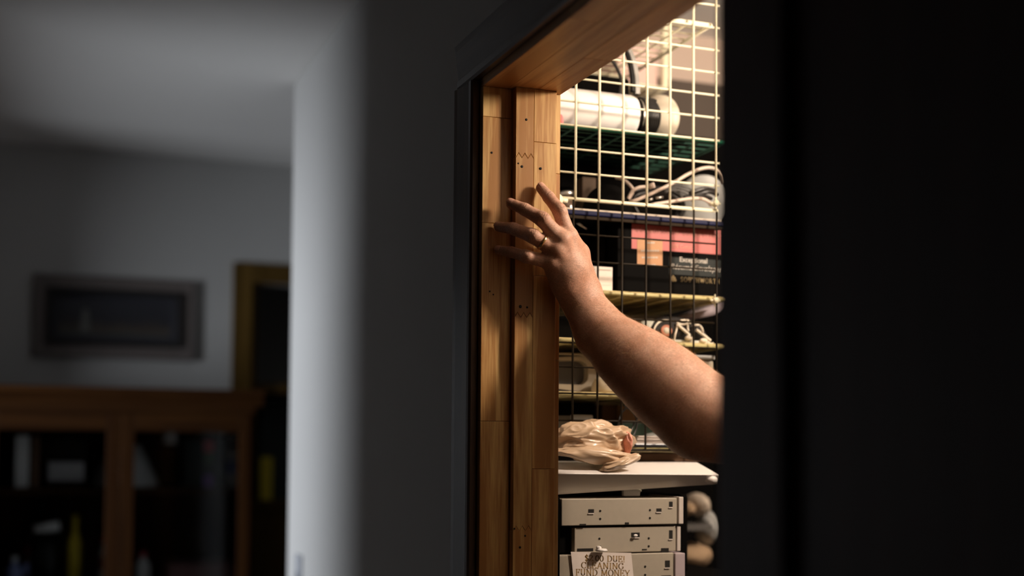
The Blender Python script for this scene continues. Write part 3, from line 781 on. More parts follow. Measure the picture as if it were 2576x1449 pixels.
# coil of black cable
m = MB()
q = P(1650, 470, y=2.12)
for k in range(7):
    rr = .050 + .005 * random.uniform(-1, 1)
    pts = []
    ph = random.uniform(0, 6)
    for a in np.linspace(0, 2 * PI, 28, endpoint=False):
        pts.append((q[0] + rr * 1.12 * math.cos(a) + .003 * math.sin(3 * a + ph), 2.115 + .009 * k * .6 + .006 * math.sin(2 * a + ph), zb + .0045 + rr * .62 + rr * .62 * math.sin(a)))
    m.tube(pts, .0034, 7, closed=True)
item('black_cable_coil', m, M['blackcord'], 'coil of black cable standing in the middle of the cable compartment', 'cable')
m = MB()
for k in range(3):
    pts = [(q[0] + .030 + (.048 - .006 * k) * math.cos(a), 2.088 + .004 * k, zb + .0035 + .036 + (.034 - .004 * k) * math.sin(a)) for a in np.linspace(.3, 2.3, 14)]
    m.tube(pts, .0019, 6)
item('grey_leads', m, M['darkgrey'], 'dark grey leads arching over the black cable coil', 'cable')
# beige cord
yb = 2.045
def pz(px, py, y): 
    p = P(px, py, y=y); p[2] = max(p[2], zb + .0034); return p
path = smooth_path([pz(1550, 447, 2.10), pz(1568, 452, 2.08), pz(1588, 470, 2.06), pz(1592, 482, 2.055), pz(1582, 500, 2.06), pz(1580, 507, 2.06), pz(1596, 505, 2.045), pz(1640, 486, 2.035), pz(1690, 462, 2.03), pz(1735, 436, 2.035), pz(1770, 423, 2.04), pz(1797, 424, 2.05), pz(1814, 438, 2.06), pz(1820, 460, 2.08)])
bc = thing('beige_cable', (P(1680, 500, y=2.05)[0], 2.05, zb), 'thick beige cable looping diagonally across the cable compartment', 'cable')
MB().tube(path, .0032, 8).build('cord', M['beigecord'], bc)
path = smooth_path([pz(1580, 500, 2.05), pz(1590, 482, 2.045), pz(1606, 472, 2.04), pz(1624, 470, 2.038), pz(1634, 470, 2.036)])
MB().tube(path, .0031, 8).build('loop', M['beigecord'], bc)
a, b = P(1632, 470, y=2.036), P(1647, 465, y=2.03)
MB().tube([a, b], .0052, 10).build('plug', M['beigecord'], bc)
path = smooth_path([pz(1640, 515, 2.03), pz(1690, 507, 2.03), pz(1735, 500, 2.03), pz(1765, 500, 2.03), pz(1782, 508, 2.035), pz(1788, 516, 2.05)])
tag(MB().tube(path, .0033, 8).build('beige_cable', M['beigecord'], origin=(P(1700, 510, y=2.03)[0], 2.03, zb)), 'short beige cable lying flat at the front of the board, right', 'cable')
m = MB()
for (pts) in (((1650, 498), (1668, 496)), ((1632, 503), (1642, 500))):
    m.tube([pz(*pts[0], 2.035), pz(*pts[1], 2.035)], .0022, 8)
item('plug_pins', m, M['steel'], 'bright metal plug pins lying between the beige loops', 'plug')
# grey bowl lid standing on edge
q = P(1772, 475, y=2.13)
c_ = Vector((q[0], 2.14, zb + .0555))
tag(MB().lathe([(0, -.012), (.040, -.012), (.049, -.006), (.053, 0), (.054, .003), (.051, .004), (0, 0)], origin=c_, axis=(.95, 1, .06), n=36).build('grey_dish', M['lidgrey'], origin=(q[0], 2.13, zb)), 'pale grey round dish standing on edge behind the beige cable', 'dish')
m = MB()
for (k, (pxa, pya, pxb, pyb)) in enumerate(((1735, 486, 1800, 480), (1745, 492, 1806, 490), (1720, 498, 1790, 500))):
    a, b = pz(pxa, pya, 2.06 + .004 * k), pz(pxb, pyb, 2.07)
    m.tube(smooth_path([a, (a + b) / 2 + np.array((0, -.006, .005)), b]), .0042, 7)
item('black_plug_leads', m, M['blackcord'], 'black plug leads lying before the pale grey dish', 'cable')

# ------------------------------------------------------------------ stationery compartment
z3 = Z3 + .0062
item('shelf_liner', MB().box(XL + .008, XR - .0005, YP + .018, YU - .006, Z3 + .0039, Z3 + .0056), M['liner'], 'olive card liner lying on the mesh below the stationery box', 'liner')
bx0, bx1 = P(1553, 640, y=2.03)[0], P(1822, 640, y=2.03)[0]
zt3 = P(1600, 560, y=2.03)[2]
YBX = 2.03
sb = thing('stationery_box', ((bx0 + bx1) / 2, YBX + .14, z3), 'black stationery box with a coral band and gold maker name', 'box')
MB().box(bx0, bx1, YBX, YBX + .27, z3, zt3).build('carton', M['boxblack'], sb, bevel=.002)
def flat(px0, py0, px1, py1, m, name, lift, y=YBX, parent=None, label=None):
    A, B = P(px0, py0, y=y), P(px1, py1, y=y)
    return MB().box(A[0], min(B[0], bx1 - .0005), y - lift, y - lift + .0002, B[2], min(A[2], 9)).build(name, m, parent, label=label)
A, B = P(1589, 632, y=YBX), P(1812, 640, y=YBX)
flat(1589, 562.5, 1816, 641, M['coral'], 'coral_band', .0004, parent=sb)
flat(1602.5, 601, 1666, 672, M['orange'], 'orange_label', .0008, parent=sb)
flat(1683, 646, 1816, 698, M['boxgreen'], 'green_panel', .0004, parent=sb)
# serif lettering drawn from strokes with a broad pen
def arc(cx, cy, rx, ry, a0, a1, n=12):
    return [(cx + rx * math.cos(math.radians(a)), cy + ry * math.sin(math.radians(a))) for a in np.linspace(a0, a1, n)]
def sf(x, y, w=.13): return [(x - w, y), (x + w, y)]
GL = {
 '$': (.62, [arc(.31, .74, .21, .2, 20, 270, 12) + arc(.31, .27, .22, .25, 90, -160, 12), [(.31, 1.1), (.31, -.1)]]),
 '2': (.62, [arc(.30, .74, .23, .25, 165, -20, 12) + [(.07, .03)], [(.06, .03), (.56, .03)], [(.56, .03), (.56, .16)]]),
 '.': (.26, [[(.10, 0), (.10, .10)]]),
 '0': (.66, [arc(.33, .5, .26, .49, 0, 360, 22)]),
 '!': (.34, [[(.17, 1.0), (.17, .3)], [(.17, .0), (.17, .1)]]),
 'D': (.86, [[(.16, 0), (.16, 1)], [(.03, 1), (.34, 1)] + arc(.34, .5, .44, .5, 90, -90, 14)[1:] + [(.03, 0)]]),
 'U': (.84, [[(.17, 1), (.17, .3)] + arc(.42, .3, .25, .3, 180, 360, 12) + [(.67, 1)], sf(.17, 1), sf(.67, 1)]),
 'E': (.74, [[(.16, 0), (.16, 1)], [(.03, 1), (.64, 1), (.64, .82)], [(.16, .52), (.48, .52)], [(.48, .62), (.48, .42)], [(.03, 0), (.67, 0), (.67, .2)]]),
 'C': (.80, [arc(.43, .5, .37, .5, 45, 315, 20), [(.70, 1), (.70, .76)]]),
 'L': (.70, [[(.16, 0), (.16, 1)], sf(.16, 1), [(.03, 0), (.64, 0), (.64, .24)]]),
 'A': (.86, [[(.10, 0), (.42, 1), (.74, 0)], [(.22, .34), (.62, .34)], sf(.10, 0, .1), sf(.74, 0)]),
 'N': (.90, [[(.15, 0), (.15, 1), (.74, 0), (.74, 1)], sf(.15, 0), sf(.10, 1, .1), sf(.74, 1)]),
 'I': (.42, [[(.21, 0), (.21, 1)], sf(.21, 1, .16), sf(.21, 0, .16)]),
 'G': (.86, [arc(.43, .5, .37, .5, 45, 330, 20) + [(.74, .42)], [(.56, .42), (.84, .42)], [(.70, 1), (.70, .76)]]),
 'F': (.68, [[(.16, 0), (.16, 1)], [(.03, 1), (.62, 1), (.62, .80)], [(.16, .5), (.46, .5)], [(.46, .62), (.46, .4)], sf(.16, 0, .15)]),
 'M': (1.06, [[(.15, 0), (.17, 1), (.52, .1), (.87, 1), (.89, 0)], sf(.15, 0), sf(.89, 0), sf(.12, 1, .1), sf(.92, 1, .1)]),
 'O': (.88, [arc(.44, .5, .38, .5, 0, 360, 24)]),
 'Y': (.80, [[(.08, 1), (.40, .46)], [(.72, 1), (.40, .46), (.40, 0)], sf(.08, 1, .1), sf(.72, 1, .1), sf(.40, 0)]),
 'S': (.64, [arc(.31, .75, .22, .23, 25, 270, 12) + arc(.31, .26, .24, .26, 90, -155, 12), [(.51, .98), (.51, .78)]]),
 'T': (.76, [[(.38, 0), (.38, 1)], [(.05, .8), (.05, 1), (.71, 1), (.71, .8)], sf(.38, 0)]),
 'H': (.90, [[(.16, 0), (.16, 1)], [(.74, 0), (.74, 1)], [(.16, .5), (.74, .5)], sf(.16, 0), sf(.16, 1), sf(.74, 0), sf(.74, 1)]),
 'W': (1.14, [[(.06, 1), (.30, 0), (.56, .95), (.82, 0), (1.08, 1)], sf(.06, 1, .1), sf(1.08, 1, .1)]),
 'R': (.84, [[(.16, 0), (.16, 1)], [(.03, 1), (.36, 1)] + arc(.36, .76, .26, .24, 90, -90, 10) + [(.16, .52)], [(.40, .52), (.76, 0)], sf(.16, 0), sf(.78, 0, .07)]),
 ' ': (.42, []),
}
def lettering(text, p0, ex, ez, h, m, parent, width=None, thick=.15, thin=.055, gap=.06, name='lettering', nrm=(0, -1, 0)):
    """text from p0 (lower left) along ex, height h along ez, laid .3 mm proud of its ground"""
    ex, ez, nrm = Vector(ex).normalized(), Vector(ez).normalized(), Vector(nrm)
    adv = sum(GL[c][0] + gap for c in text) - gap
    sx = (width / adv) if width else h
    mb = MB(); x = 0
    for c in text:
        wv, strokes = GL[c]
        for st in strokes:
            for (a, b) in zip(st[:-1], st[1:]):
                d = Vector((b[0] - a[0], b[1] - a[1]))
                if d.length < 1e-6: continue
                d.normalize()
                wd_ = (thin + (thick - thin) * abs(d.y) ** 1.3) / 2
                nn = Vector((-d.y, d.x)) * wd_
                e = d * (wd_ * .5)
                qs = [(a[0] - e.x + nn.x, a[1] - e.y + nn.y), (b[0] + e.x + nn.x, b[1] + e.y + nn.y), (b[0] + e.x - nn.x, b[1] + e.y - nn.y), (a[0] - e.x - nn.x, a[1] - e.y - nn.y)]
                mb.add([Vector(p0) + ex * ((x + u) * sx) + ez * (v * h) + nrm * .0003 for u, v in qs], [(0, 1, 2, 3)])
        x += wv + gap
    return mb.build(name, m, parent, recalc=False)
def pline(text, pxa, pxb, pyb, pyt, y, m, parent, **k):
    """lettering between two columns of the plane y, base at pyb and cap at pyt, following the box"""
    A, B, T = P(pxa, pyb, y=y), P(pxb, pyb, y=y), P(pxa, pyt, y=y)
    return lettering(text, (A[0], y, A[2]), (1, 0, 0), (0, 0, 1), T[2] - A[2], m, parent, width=B[0] - A[0], **k)
pline('SOUTHWORTH', 1712, 1812, 708, 696.5, YBX - .0006, M['inkbrass'], sb, thick=.17, thin=.10, gap=.26)
pline('CONNOISSEUR COLLECTION', 1600, 1812, 582.5, 572, YBX - .0006, M['inkpale'], sb, thick=.16, thin=.09, gap=.30)
def text_obj(body, px, py, h, m, parent, y, shear=0.0, name='lettering', bold=0.0):
    cu = bpy.data.curves.new(name, 'FONT'); cu.body = body; cu.size = h; cu.shear = shear; cu.offset = bold; cu.fill_mode = 'FRONT' if hasattr(cu, 'fill_mode') else 'BOTH'
    cu.materials.append(m)
    tmp = bpy.data.objects.new(name, cu)
    COL.objects.link(tmp)
    me = bpy.data.meshes.new_from_object(tmp.evaluated_get(bpy.context.evaluated_depsgraph_get()))
    bpy.data.objects.remove(tmp)
    o = bpy.data.objects.new(name, me)
    p = P(px, py, y=y)
    link(o, parent, (p[0], y, p[2])); o.rotation_euler = (PI / 2, 0, 0)
    return o
text_obj('Exceptional', 1709, 658, .0125, M['inkwhite'], sb, YBX - .0008, bold=.00018)
text_obj('R\u00e9sum\u00e9 Envelopes', 1685, 676, .0142, M['inkwhite'], sb, YBX - .0008, shear=.35)
text_obj('100% Cotton', 1684, 622, .0085, M['inkpale'], sb, YBX - .0008, shear=.2, bold=.0001)
m = MB()
for (a, b, t) in ((1622, 1646, 609), (1612, 1657, 629), (1614, 1655, 646), (1616, 1650, 665)):
    x = a
    while x < b:
        w_ = random.uniform(3, 8)
        A, B = P(x, t, y=YBX), P(min(x + w_, b), t + 4.0, y=YBX)
        m.box(A[0], B[0], YBX - .0011, YBX - .0009, B[2], A[2]); x += w_ + 1.2
m.build('label_print', M['inkwhite'], sb)
# gold crest: a leafy tuft
q = P(1693, 702, y=YBX)
m = MB()
for (dx, dz, r) in ((0, .0045, .0022), (-.0026, .0015, .0024), (.0026, .0015, .0024), (-.0045, -.002, .0022), (0, -.002, .0026), (.0045, -.002, .0022)):
    m.add([(q[0] + dx + r * math.cos(t), YBX - .0006, q[2] + dz + r * 1.2 * math.sin(t)) for t in np.linspace(0, 2 * PI, 8, endpoint=False)], [tuple(range(8))])
m.build('gold_crest', M['inkbrass'], sb)
# neighbours of the stationery box
item('black_ring_binder', MB().box(P(1508, 600, y=2.07)[0], bx0 - .003, 2.07, 2.33, z3, P(1520, 556, y=2.07)[2]), M['matblack'], 'dull black binder standing left of the stationery box', 'binder', bevel=.003)
item('black_document_case', MB().box(XL + .02, P(1506, 600, y=2.07)[0] - .002, 2.12, 2.33, z3, zb0 - .012), M['matblack'], 'black document case at the far left of the stationery shelf', 'case', bevel=.004)
p0, p1 = P(1444, 557, y=2.085), P(1477, 576, y=2.075)
yq = z3
pen = thing('silver_pen', (p0[0], 2.08, p1[2]), 'silver pen clipped on the black document case', 'pen')
MB().tube([p0, p1], .0022, 8).build('barrel', M['steel'], pen)
MB().tube([p0 + np.array((0, -.0035, .001)), p0 * .4 + p1 * .6 + np.array((0, -.0035, .001))], .0009, 6).build('clip', M['steel'], pen)
MB().box(p0[0] - .012, p1[0] + .01, 2.088, 2.119, p1[2] - .02, min(p0[2] + .006, zb0 - .012)).build('holder', M['matblack'], pen)
ct = thing('white_carton', (P(1510, 700, y=2.035)[0], 2.05, z3), 'small white carton with faint grey print left of the stationery box', 'carton')
A = pbox((1474, 668), (1541, 728), 2.035, 2.07, z0=z3)
MB().box(*A).build('carton', M['carton'], ct, bevel=.001)
m = MB()
for (a, b, t, hh) in ((1503, 1536, 677, 4), (1483, 1496, 676, 4), (1508, 1534, 699, 1.6), (1508, 1532, 703, 1.6), (1500, 1537, 716, 2.2)):
    U, V = P(a, t, y=2.035), P(b, t + hh, y=2.035)
    m.box(U[0], V[0], 2.0345, 2.0349, V[2], U[2])
m.build('print', M['inkgrey'], ct)

# ------------------------------------------------------------------ sneaker compartment
z4 = Z4 + .0062
item('shelf_liner', MB().box(XL + .008, XR - .0005, YP + .018, YU - .006, Z4 + .0039, Z4 + .0056), M['liner'], 'olive card liner lying on the mesh below the sneaker', 'liner')
def lie(px, py, y):
    p = P(px, py, y=y); p[2] = max(p[2], z4 + .001); return p
YS = 2.055
sn = thing('sneaker', (P(1700, 860, y=YS)[0], YS, z4), 'small black sneaker with salmon ankle patch and loose white laces', 'shoe')
# upper: lofted sections from toe (at left) to collar (at right)
sec = [(1618, .012, .016, .012), (1628, .021, .030, .020), (1645, .026, .040, .025), (1670, .028, .046, .026), (1700, .028, .049, .026), (1730, .026, .046, .024), (1755, .024, .036, .022), (1775, .018, .022, .018), (1786, .008, .010, .010)]
vs, fs = [], []
n = 20
for (px, hw, hh, _) in sec:
    cx = P(px, 850, y=YS)[0]
    for k in range(n):
        a = 2 * PI * k / n
        zz_ = z4 + .004 + hh / 2 + hh / 2 * math.sin(a)
        vs.append((cx, YS + .012 + hw * math.cos(a), max(zz_, z4 + .004)))
for i in range(len(sec) - 1):
    for k in range(n):
        l = (k + 1) % n
        fs.append((i * n + k, i * n + l, (i + 1) * n + l, (i + 1) * n + k))
fs += [tuple(range(n)), tuple((len(sec) - 1) * n + k for k in range(n))]
o = MB().add(vs, fs, True).build('upper', M['canvas'], sn)
o.modifiers.new('sub', 'SUBSURF').levels = 1
q = P(1632, 840, y=YS)
cap = MB()
cap.lathe([(0, 0), (.010, .001), (.016, .006), (.0195, .016), (.0212, .028), (.0205, .030), (0, .030)], origin=(P(1612, 850, y=YS)[0], YS + .012, z4 + .0232), axis=(1, 0, 0), n=24)
cap.build('toe_cap', M['rubber'], sn)
m = MB()
pts = [lie(1640, 851, YS - .015), lie(1646, 826, YS - .016), lie(1656, 812, YS - .014), lie(1670, 806, YS - .010), lie(1690, 808, YS - .006), lie(1712, 810, YS - .004)]
m.tube(smooth_path(pts), .0019, 8)
m.build('white_piping', M['lace'], sn)
m = MB()
m.box(P(1622, 868, y=YS)[0], P(1778, 868, y=YS)[0], YS - .014, YS + .036, z4 + .0003, z4 + .006)
m.build('sole', M['rubber'], sn, bevel=.002)
q = P(1676, 832, y=YS - .016)
q[1] = YS - .0165
MB().lathe([(.0065, 0), (.0105, 0), (.0105, .0015), (.0065, .0015)], origin=q, axis=(-.15, -1, .1), n=28).build('ankle_patch', M['patch'], sn)
MB().lathe([(0, 0), (.0062, 0), (.0062, .0018), (0, .0022)], origin=q, axis=(-.15, -1, .1), n=20).build('patch_centre', M['lace'], sn)
m = MB()
for pts in (((1704, 812), (1702, 830), (1698, 846), (1696, 862)), ((1706, 820), (1722, 834), (1734, 846), (1726, 852)), ((1704, 815), (1716, 818), (1728, 816), (1730, 806)), ((1730, 810), (1730, 826), (1732, 834)),
            ((1744, 820), (1745, 840), (1742, 862), (1752, 866), (1762, 860)), ((1746, 820), (1758, 820), (1766, 828), (1768, 838)), ((1752, 832), (1770, 845), (1788, 860)), ((1762, 862), (1776, 866), (1796, 866)), ((1712, 808), (1730, 808), (1736, 816))):
    fat = pts in (((1752, 832), (1770, 845), (1788, 860)), ((1706, 820), (1722, 834), (1734, 846), (1726, 852)))
    yy = YS - .020
    m.tube(smooth_path([lie(px, py - 2, yy + .003 * math.sin(i * 2.0)) for i, (px, py) in enumerate(pts)]), .0028 if fat else .0017, 8)
m.ball(lie(1770, 861, YS - .022) + np.array((0, 0, .003)), .008, .005, .0045)
m.ball(lie(1732, 851, YS - .020) + np.array((0, 0, .0)), .0075, .005, .004)
m.build('laces', M['lace'], sn)
gx0 = P(1736, 830, y=2.115)[0]
tb = thing('grey_tray', (gx0 + .03, 2.2, z4), 'smooth dark grey plastic bin behind the sneaker', 'bin')
MB().box(P(1560, 800, y=2.12)[0], XR - .004, 2.12, 2.33, z4, P(1760, 798, y=2.12)[2]).build('body', M['grey'], tb, bevel=.012, seg=3)
m = MB()
top = [P(1700, 802, y=2.10), P(1730, 800, y=2.09), P(1760, 796, y=2.08), P(1790, 790, y=2.07), P(1812, 780, y=2.065), P(1822, 768, y=2.06)]
tp = smooth_path(top)
vs, fs = [], []
for i, p in enumerate(tp):
    t = i / (len(tp) - 1)
    vs += [(p[0], p[1] - .004, p[2] - .003), (p[0], p[1] - .004, p[2] + .004 + .012 * t), (p[0], p[1] + .1, p[2] + .004 + .012 * t), (p[0], p[1] + .1, p[2] - .003)]
for i in range(len(tp) - 1):
    for k in range(4):
        fs.append((4 * i + k, 4 * i + (k + 1) % 4, 4 * i + 4 + (k + 1) % 4, 4 * i + 4 + k))
fs += [(0, 1, 2, 3), tuple(4 * (len(tp) - 1) + k for k in range(4))]
item('lilac_cloth', MB().add(vs, fs, True), M['lilac'], 'fold of lilac cloth draped over the dark grey bin', 'cloth')
item('dark_folder_stack', MB().box(XL + .02, P(1470, 830, y=2.08)[0], 2.08, 2.33, z4, P(1440, 805, y=2.08)[2]), M['matblack'], 'dark stack of folders at the left of the sneaker shelf', 'folders', bevel=.004)

# ------------------------------------------------------------------ bins and bowls compartment
z5 = Z5 + .0062
item('shelf_liner', MB().box(XL + .008, XR - .0005, YP + .018, YU - .006, Z5 + .0039, Z5 + .0056), M['liner'], 'olive card liner lying on the mesh below the ivory bowl', 'liner')
A = pbox((1409, 890), (1560, 990), 2.10, 2.33, z0=z5)
gb = thing('pale_bin', (A[0] + .05, 2.2, z5), 'smoky beige plastic bin with rounded dark opening, left lower shelf', 'bin')
x0, x1, zt_ = XL + .015, P(1600, 930, y=2.10)[0], P(1450, 893, y=2.10)[2]
m = MB()
pts_o = [(x0, z5), (x1, z5), (x1, zt_), (x0, zt_)]
# front wall with a rounded window
cx0, cx1, cz0, cz1 = x0 + .004, P(1480, 930, y=2.10)[0], P(1450, 968, y=2.10)[2], P(1450, 910, y=2.10)[2]
ring = []
for (cx_, cz_, a0) in ((cx1 - .016, cz1 - .014, 0), (cx0 + .004, cz1 - .006, 90), (cx0 + .004, cz0 + .006, 180), (cx1 - .016, cz0 + .016, 270)):
    rr_ = .016 if cx_ > cx0 + .01 else .004
    ring += [(cx_ + rr_ * math.cos(math.radians(a0 + t)), cz_ + rr_ * math.sin(math.radians(a0 + t))) for t in (0, 22, 45, 67, 90)]
nr = len(ring)
def sq(p):
    cx_, cz_ = (cx0 + cx1) / 2, (cz0 + cz1) / 2
    dx, dz_ = p[0] - cx_, p[1] - cz_
    tx = ((x1 - cx_) if dx > 0 else (x0 - cx_)) / dx if abs(dx) > 1e-9 else 1e9
    tz = ((zt_ - cz_) if dz_ > 0 else (z5 - cz_)) / dz_ if abs(dz_) > 1e-9 else 1e9
    t = min(tx, tz)
    return (cx_ + dx * t, cz_ + dz_ * t)
outer = [sq(p) for p in ring]
vs = [(p[0], 2.10, p[1]) for p in ring] + [(p[0], 2.10, p[1]) for p in outer] + [(p[0], 2.12, p[1]) for p in ring]
fs = [(i, (i + 1) % nr, nr + (i + 1) % nr, nr + i) for i in range(nr)] + [(i, (i + 1) % nr, 2 * nr + (i + 1) % nr, 2 * nr + i) for i in range(nr)]
m.add(vs, fs)
m.build('front_wall', M['bin'], gb)
m = MB()
m.box(x0, x1, 2.1205, 2.33, z5, zt_)
m.build('inner_box', M['darkgrey'], gb)
frame(MB(), x0 - .001, x1 + .001, z5, zt_ + .003, .0035, 2.098, 2.104).build('rim', M['bin'], gb, bevel=.001)
q = P(1528, 985, y=2.06)
item('ivory_bowl', MB().lathe([(0, .030), (.014, .0305), (.026, .027), (.032, .018), (.034, .006), (.034, 0), (.030, 0), (.028, .018), (0, .026)], origin=(q[0] + .004, 2.058, z5), n=36), M['bowl'], 'ivory bowl upside down in front of the smoky bin', 'bowl')
cl = thing('clear_tub', (P(1790, 900, y=2.05)[0], 2.1, z5), 'pale lidded tub at the right end below the sneaker', 'tub')
xa = P(1690, 930, y=2.045)[0]
MB().box(xa, XR - .004, 2.045, 2.3, z5, P(1790, 905, y=2.045)[2]).build('body', M['bin'], cl, bevel=.006, seg=3)
zz = P(1790, 905, y=2.045)[2] + .0004
MB().box(xa - .002, XR - .004, 2.040, 2.303, zz, zz + .007).build('lid', M['lidgrey'], cl, bevel=.002)

# ------------------------------------------------------------------ lowest compartment
z6 = Z6 + .0045
q = P(1463, 1060, y=2.10)
pj = thing('white_jar', (q[0], 2.10, z6), 'white jar with pearly screw lid behind the plastic bag', 'jar')
rj = (P(1490, 1060, y=2.10)[0] - P(1437, 1060, y=2.10)[0]) / 2
zl = P(1463, 1058, y=2.10)[2]; zt_ = P(1463, 1044, y=2.10)[2]
MB().lathe([(0, 0), (rj * .94, 0), (rj * .94, zl - z6 - .001), (0, zl - z6 - .001)], origin=(q[0], 2.10, z6), n=28).build('body', M['carton'], pj)
MB().lathe([(rj * .95, 0), (rj, .001), (rj, zt_ - zl - .002), (rj * .92, zt_ - zl), (0, zt_ - zl)], origin=(q[0], 2.10, zl), n=32).build('lid', M['lidgrey'], pj)
q = P(1417, 1060, y=2.12)
item('grey_can', MB().lathe([(0, 0), (.018, 0), (.018, P(1417, 1046, y=2.12)[2] - z6), (0, P(1417, 1046, y=2.12)[2] - z6)], origin=(q[0], 2.12, z6), n=24), M['grey'], 'dull grey can beside the white jar', 'can')
item('black_radio', MB().box(XL + .02, P(1500, 1030, y=2.18)[0], 2.18, 2.33, z6, P(1450, 1012, y=2.18)[2]), M['matblack'], 'dark box at the back behind the white jar', 'box', bevel=.005)
item('brown_folder', MB().box(P(1515, 1030, y=2.19)[0], P(1556, 1030, y=2.19)[0], 2.19, 2.33, z6, P(1530, 1018, y=2.19)[2]), M['kraft'], 'dark brown folder left of the tan box', 'folder', bevel=.002)
zlow_ = P(1640, 1122, y=2.04)[2]
tr = thing('black_tray', (P(1650, 1130, y=2.03)[0], 2.15, z6), 'shallow blue black tray edge holding white papers', 'tray')
A, B = P(1590, 1124, y=2.03), P(1735, 1136, y=2.03)
MB().box(A[0], B[0], 2.025, 2.30, z6, z6 + .006).build('base', M['bluecard' if False else 'black'], tr, bevel=.002)
MB().box(A[0], B[0], 2.018, 2.0245, z6 + .0005, z6 + .007).build('lip', mat('blue_black', (.014, .017, .03), .3), tr, bevel=.002)
zt6 = z6 + .0068
item('tan_box', MB().box(*pbox((1564, 1019), (1632, 1062), 2.17, 2.32, z0=zt6)), M['tan'], 'tan card box behind the black wire loops', 'box', bevel=.003)
item('dark_green_box', MB().box(*pbox((1556, 1062), (1690, 1106), 2.08, 2.165, z0=zt6)), M['darkgreen'], 'dark green box before the tan box', 'box', bevel=.003)
m = MB()
for k in range(5):
    A, B = P(1595 + 2 * k, 1100, y=2.035), P(1682 - 3 * k, 1100, y=2.035)
    z_ = zt6 + .0028 * k
    m.box(A[0], B[0], 2.030 + .002 * (k % 2), 2.075, z_ + .0002, z_ + .0024)
item('white_papers', m, M['paper'], 'small stack of white papers on the black tray', 'papers', bevel=.0006)
q = P(1662, 1094, y=2.04)
item('folded_leaflet', MB().hexa([(q[0] - .02, 2.03, zt6 + .0146), (q[0] + .018, 2.03, zt6 + .0146), (q[0] + .012, 2.07, zt6 + .0146), (q[0] - .02, 2.07, zt6 + .0146),
                                 (q[0] - .012, 2.032, zt6 + .017), (q[0] + .012, 2.032, zt6 + .021), (q[0] + .008, 2.07, zt6 + .022), (q[0] - .014, 2.07, zt6 + .018)]), M['lidgrey'], 'folded grey leaflet on top of the white papers', 'leaflet', bevel=.001)
m = MB()
for pts in (((1552, 1100), (1556, 1062), (1566, 1036), (1584, 1020), (1606, 1010)), ((1570, 1020), (1590, 1034), (1602, 1056), (1600, 1080), (1592, 1100)), ((1622, 1024), (1606, 1048), (1594, 1070), (1586, 1088))):
    m.tube(smooth_path([P(px, min(py, 1098), y=2.03 + .006 * math.sin(i + px)) for i, (px, py) in enumerate(pts)]), .0018, 7)
item('wire_loops', m, M['blackcord'], 'thin black wire loops standing before the tan box', 'wire')

# ------------------------------------------------------------------ desk below, black cabinet, white lid, drives
ZDK = P(1550, 1462, y=1.93)[2]
dk = thing('closet_desk', (1.0, 2.13, 0), 'closet desk carrying the drives and wire shelving', 'desk')
MB().box(.812, 1.21, 1.885, 2.38, ZDK - .025, ZDK).build('desktop', M['matblack'], dk, bevel=.003)
for x in (.83, 1.165):
    for y in (1.90, 2.34):
        MB().box(x, x + .03, y, y + .03, 0, ZDK - .0255).build('leg', M['darkgrey'], dk)
YD = 1.93
zd2 = P(1550, 1391.5, y=1.93)[2] + .0004
zd1 = P(1550, 1322, y=1.93)[2] + .0006
bcx = MB().box(.825, P(1735, 1300, y=2.04)[0], 2.045, 2.34, ZDK + .0006, P(1500, 1240, y=2.045)[2] - .004)
cb = thing('black_cabinet', (.97, 2.19, ZDK + .0006), 'dull black cabinet housing the beige drives, under the white cover', 'cabinet')
bcx.build('back_box', M['matblack'], cb, bevel=.004)
zch = P(1404, 1247, y=1.952)[2] - .001
item('black_side_board', MB().box(.8135, P(1411, 1300, y=1.918)[0], 1.918, 2.0445, ZDK + .0006, zch), M['matblack'], 'narrow dull black board standing between the pine jamb and the drives', 'board', bevel=.004)
xq0, xq1 = P(1411, 1300, y=1.918)[0] + .0005, P(1447, 1360, y=YD)[0] - .0004

ztopc = P(1500, 1240, y=2.045)[2] - .0035
L0 = P(1380, 1163, y=2.0); L1 = P(1757, 1163, y=2.0); L2 = P(1380, 1190.5, y=1.915); L3 = P(1812, 1194, y=1.915); L4 = P(1404, 1246, y=1.952); L5 = P(1808, 1218, y=1.940)
xl = .815
lid = MB().hexa([(xl, 1.952, L4[2]), (L5[0], 1.940, L5[2]), (L5[0] - .012, 2.30, max(L5[2], ztopc)), (xl, 2.30, ztopc),
                 (xl, 1.915, L2[2]), (L3[0], 1.915, L3[2]), (L1[0], 2.0, L1[2]), (xl, 2.0, L0[2])])
# flat top behind the slope
lid.hexa([(xl, 2.0, L0[2] - .02), (L1[0], 2.0, L1[2] - .02), (L1[0] - .004, 2.3, L1[2] - .02), (xl, 2.3, L0[2] - .02), (xl, 2.0, L0[2]), (L1[0], 2.0, L1[2]), (L1[0] - .004, 2.3, L1[2]), (xl, 2.3, L0[2])])
wl = thing('equipment_cover', (.97, 2.1, ztopc), 'white plastic equipment cover with sloped front under the bag', 'cover')
lid.build('shell', M['white'], wl, bevel=.004, seg=3)
q = P(1806, 1207, y=1.92)
MB().ball((q[0] - .010, 1.925, q[2]), .011, .012, .0085).build('corner_boss', M['white'], wl)
A, B = P(1566, 1232, y=1.96), P(1608, 1239, y=1.96)
MB().box(A[0], B[0], 1.955, 1.965, B[2] - .006, A[2]).build('latch', M['lidgrey'], wl, bevel=.002)
zk = L1[2] + .0006
A, B = P(1612, 1138, y=2.06), P(1762, 1160, y=2.06)
cbx = item('cardboard_box', MB().box(A[0], B[0], 2.06, 2.29, zk, Z6 - .006), M['kraft'], 'flat brown cardboard box on the white cover beside the bag', 'box', bevel=.002)

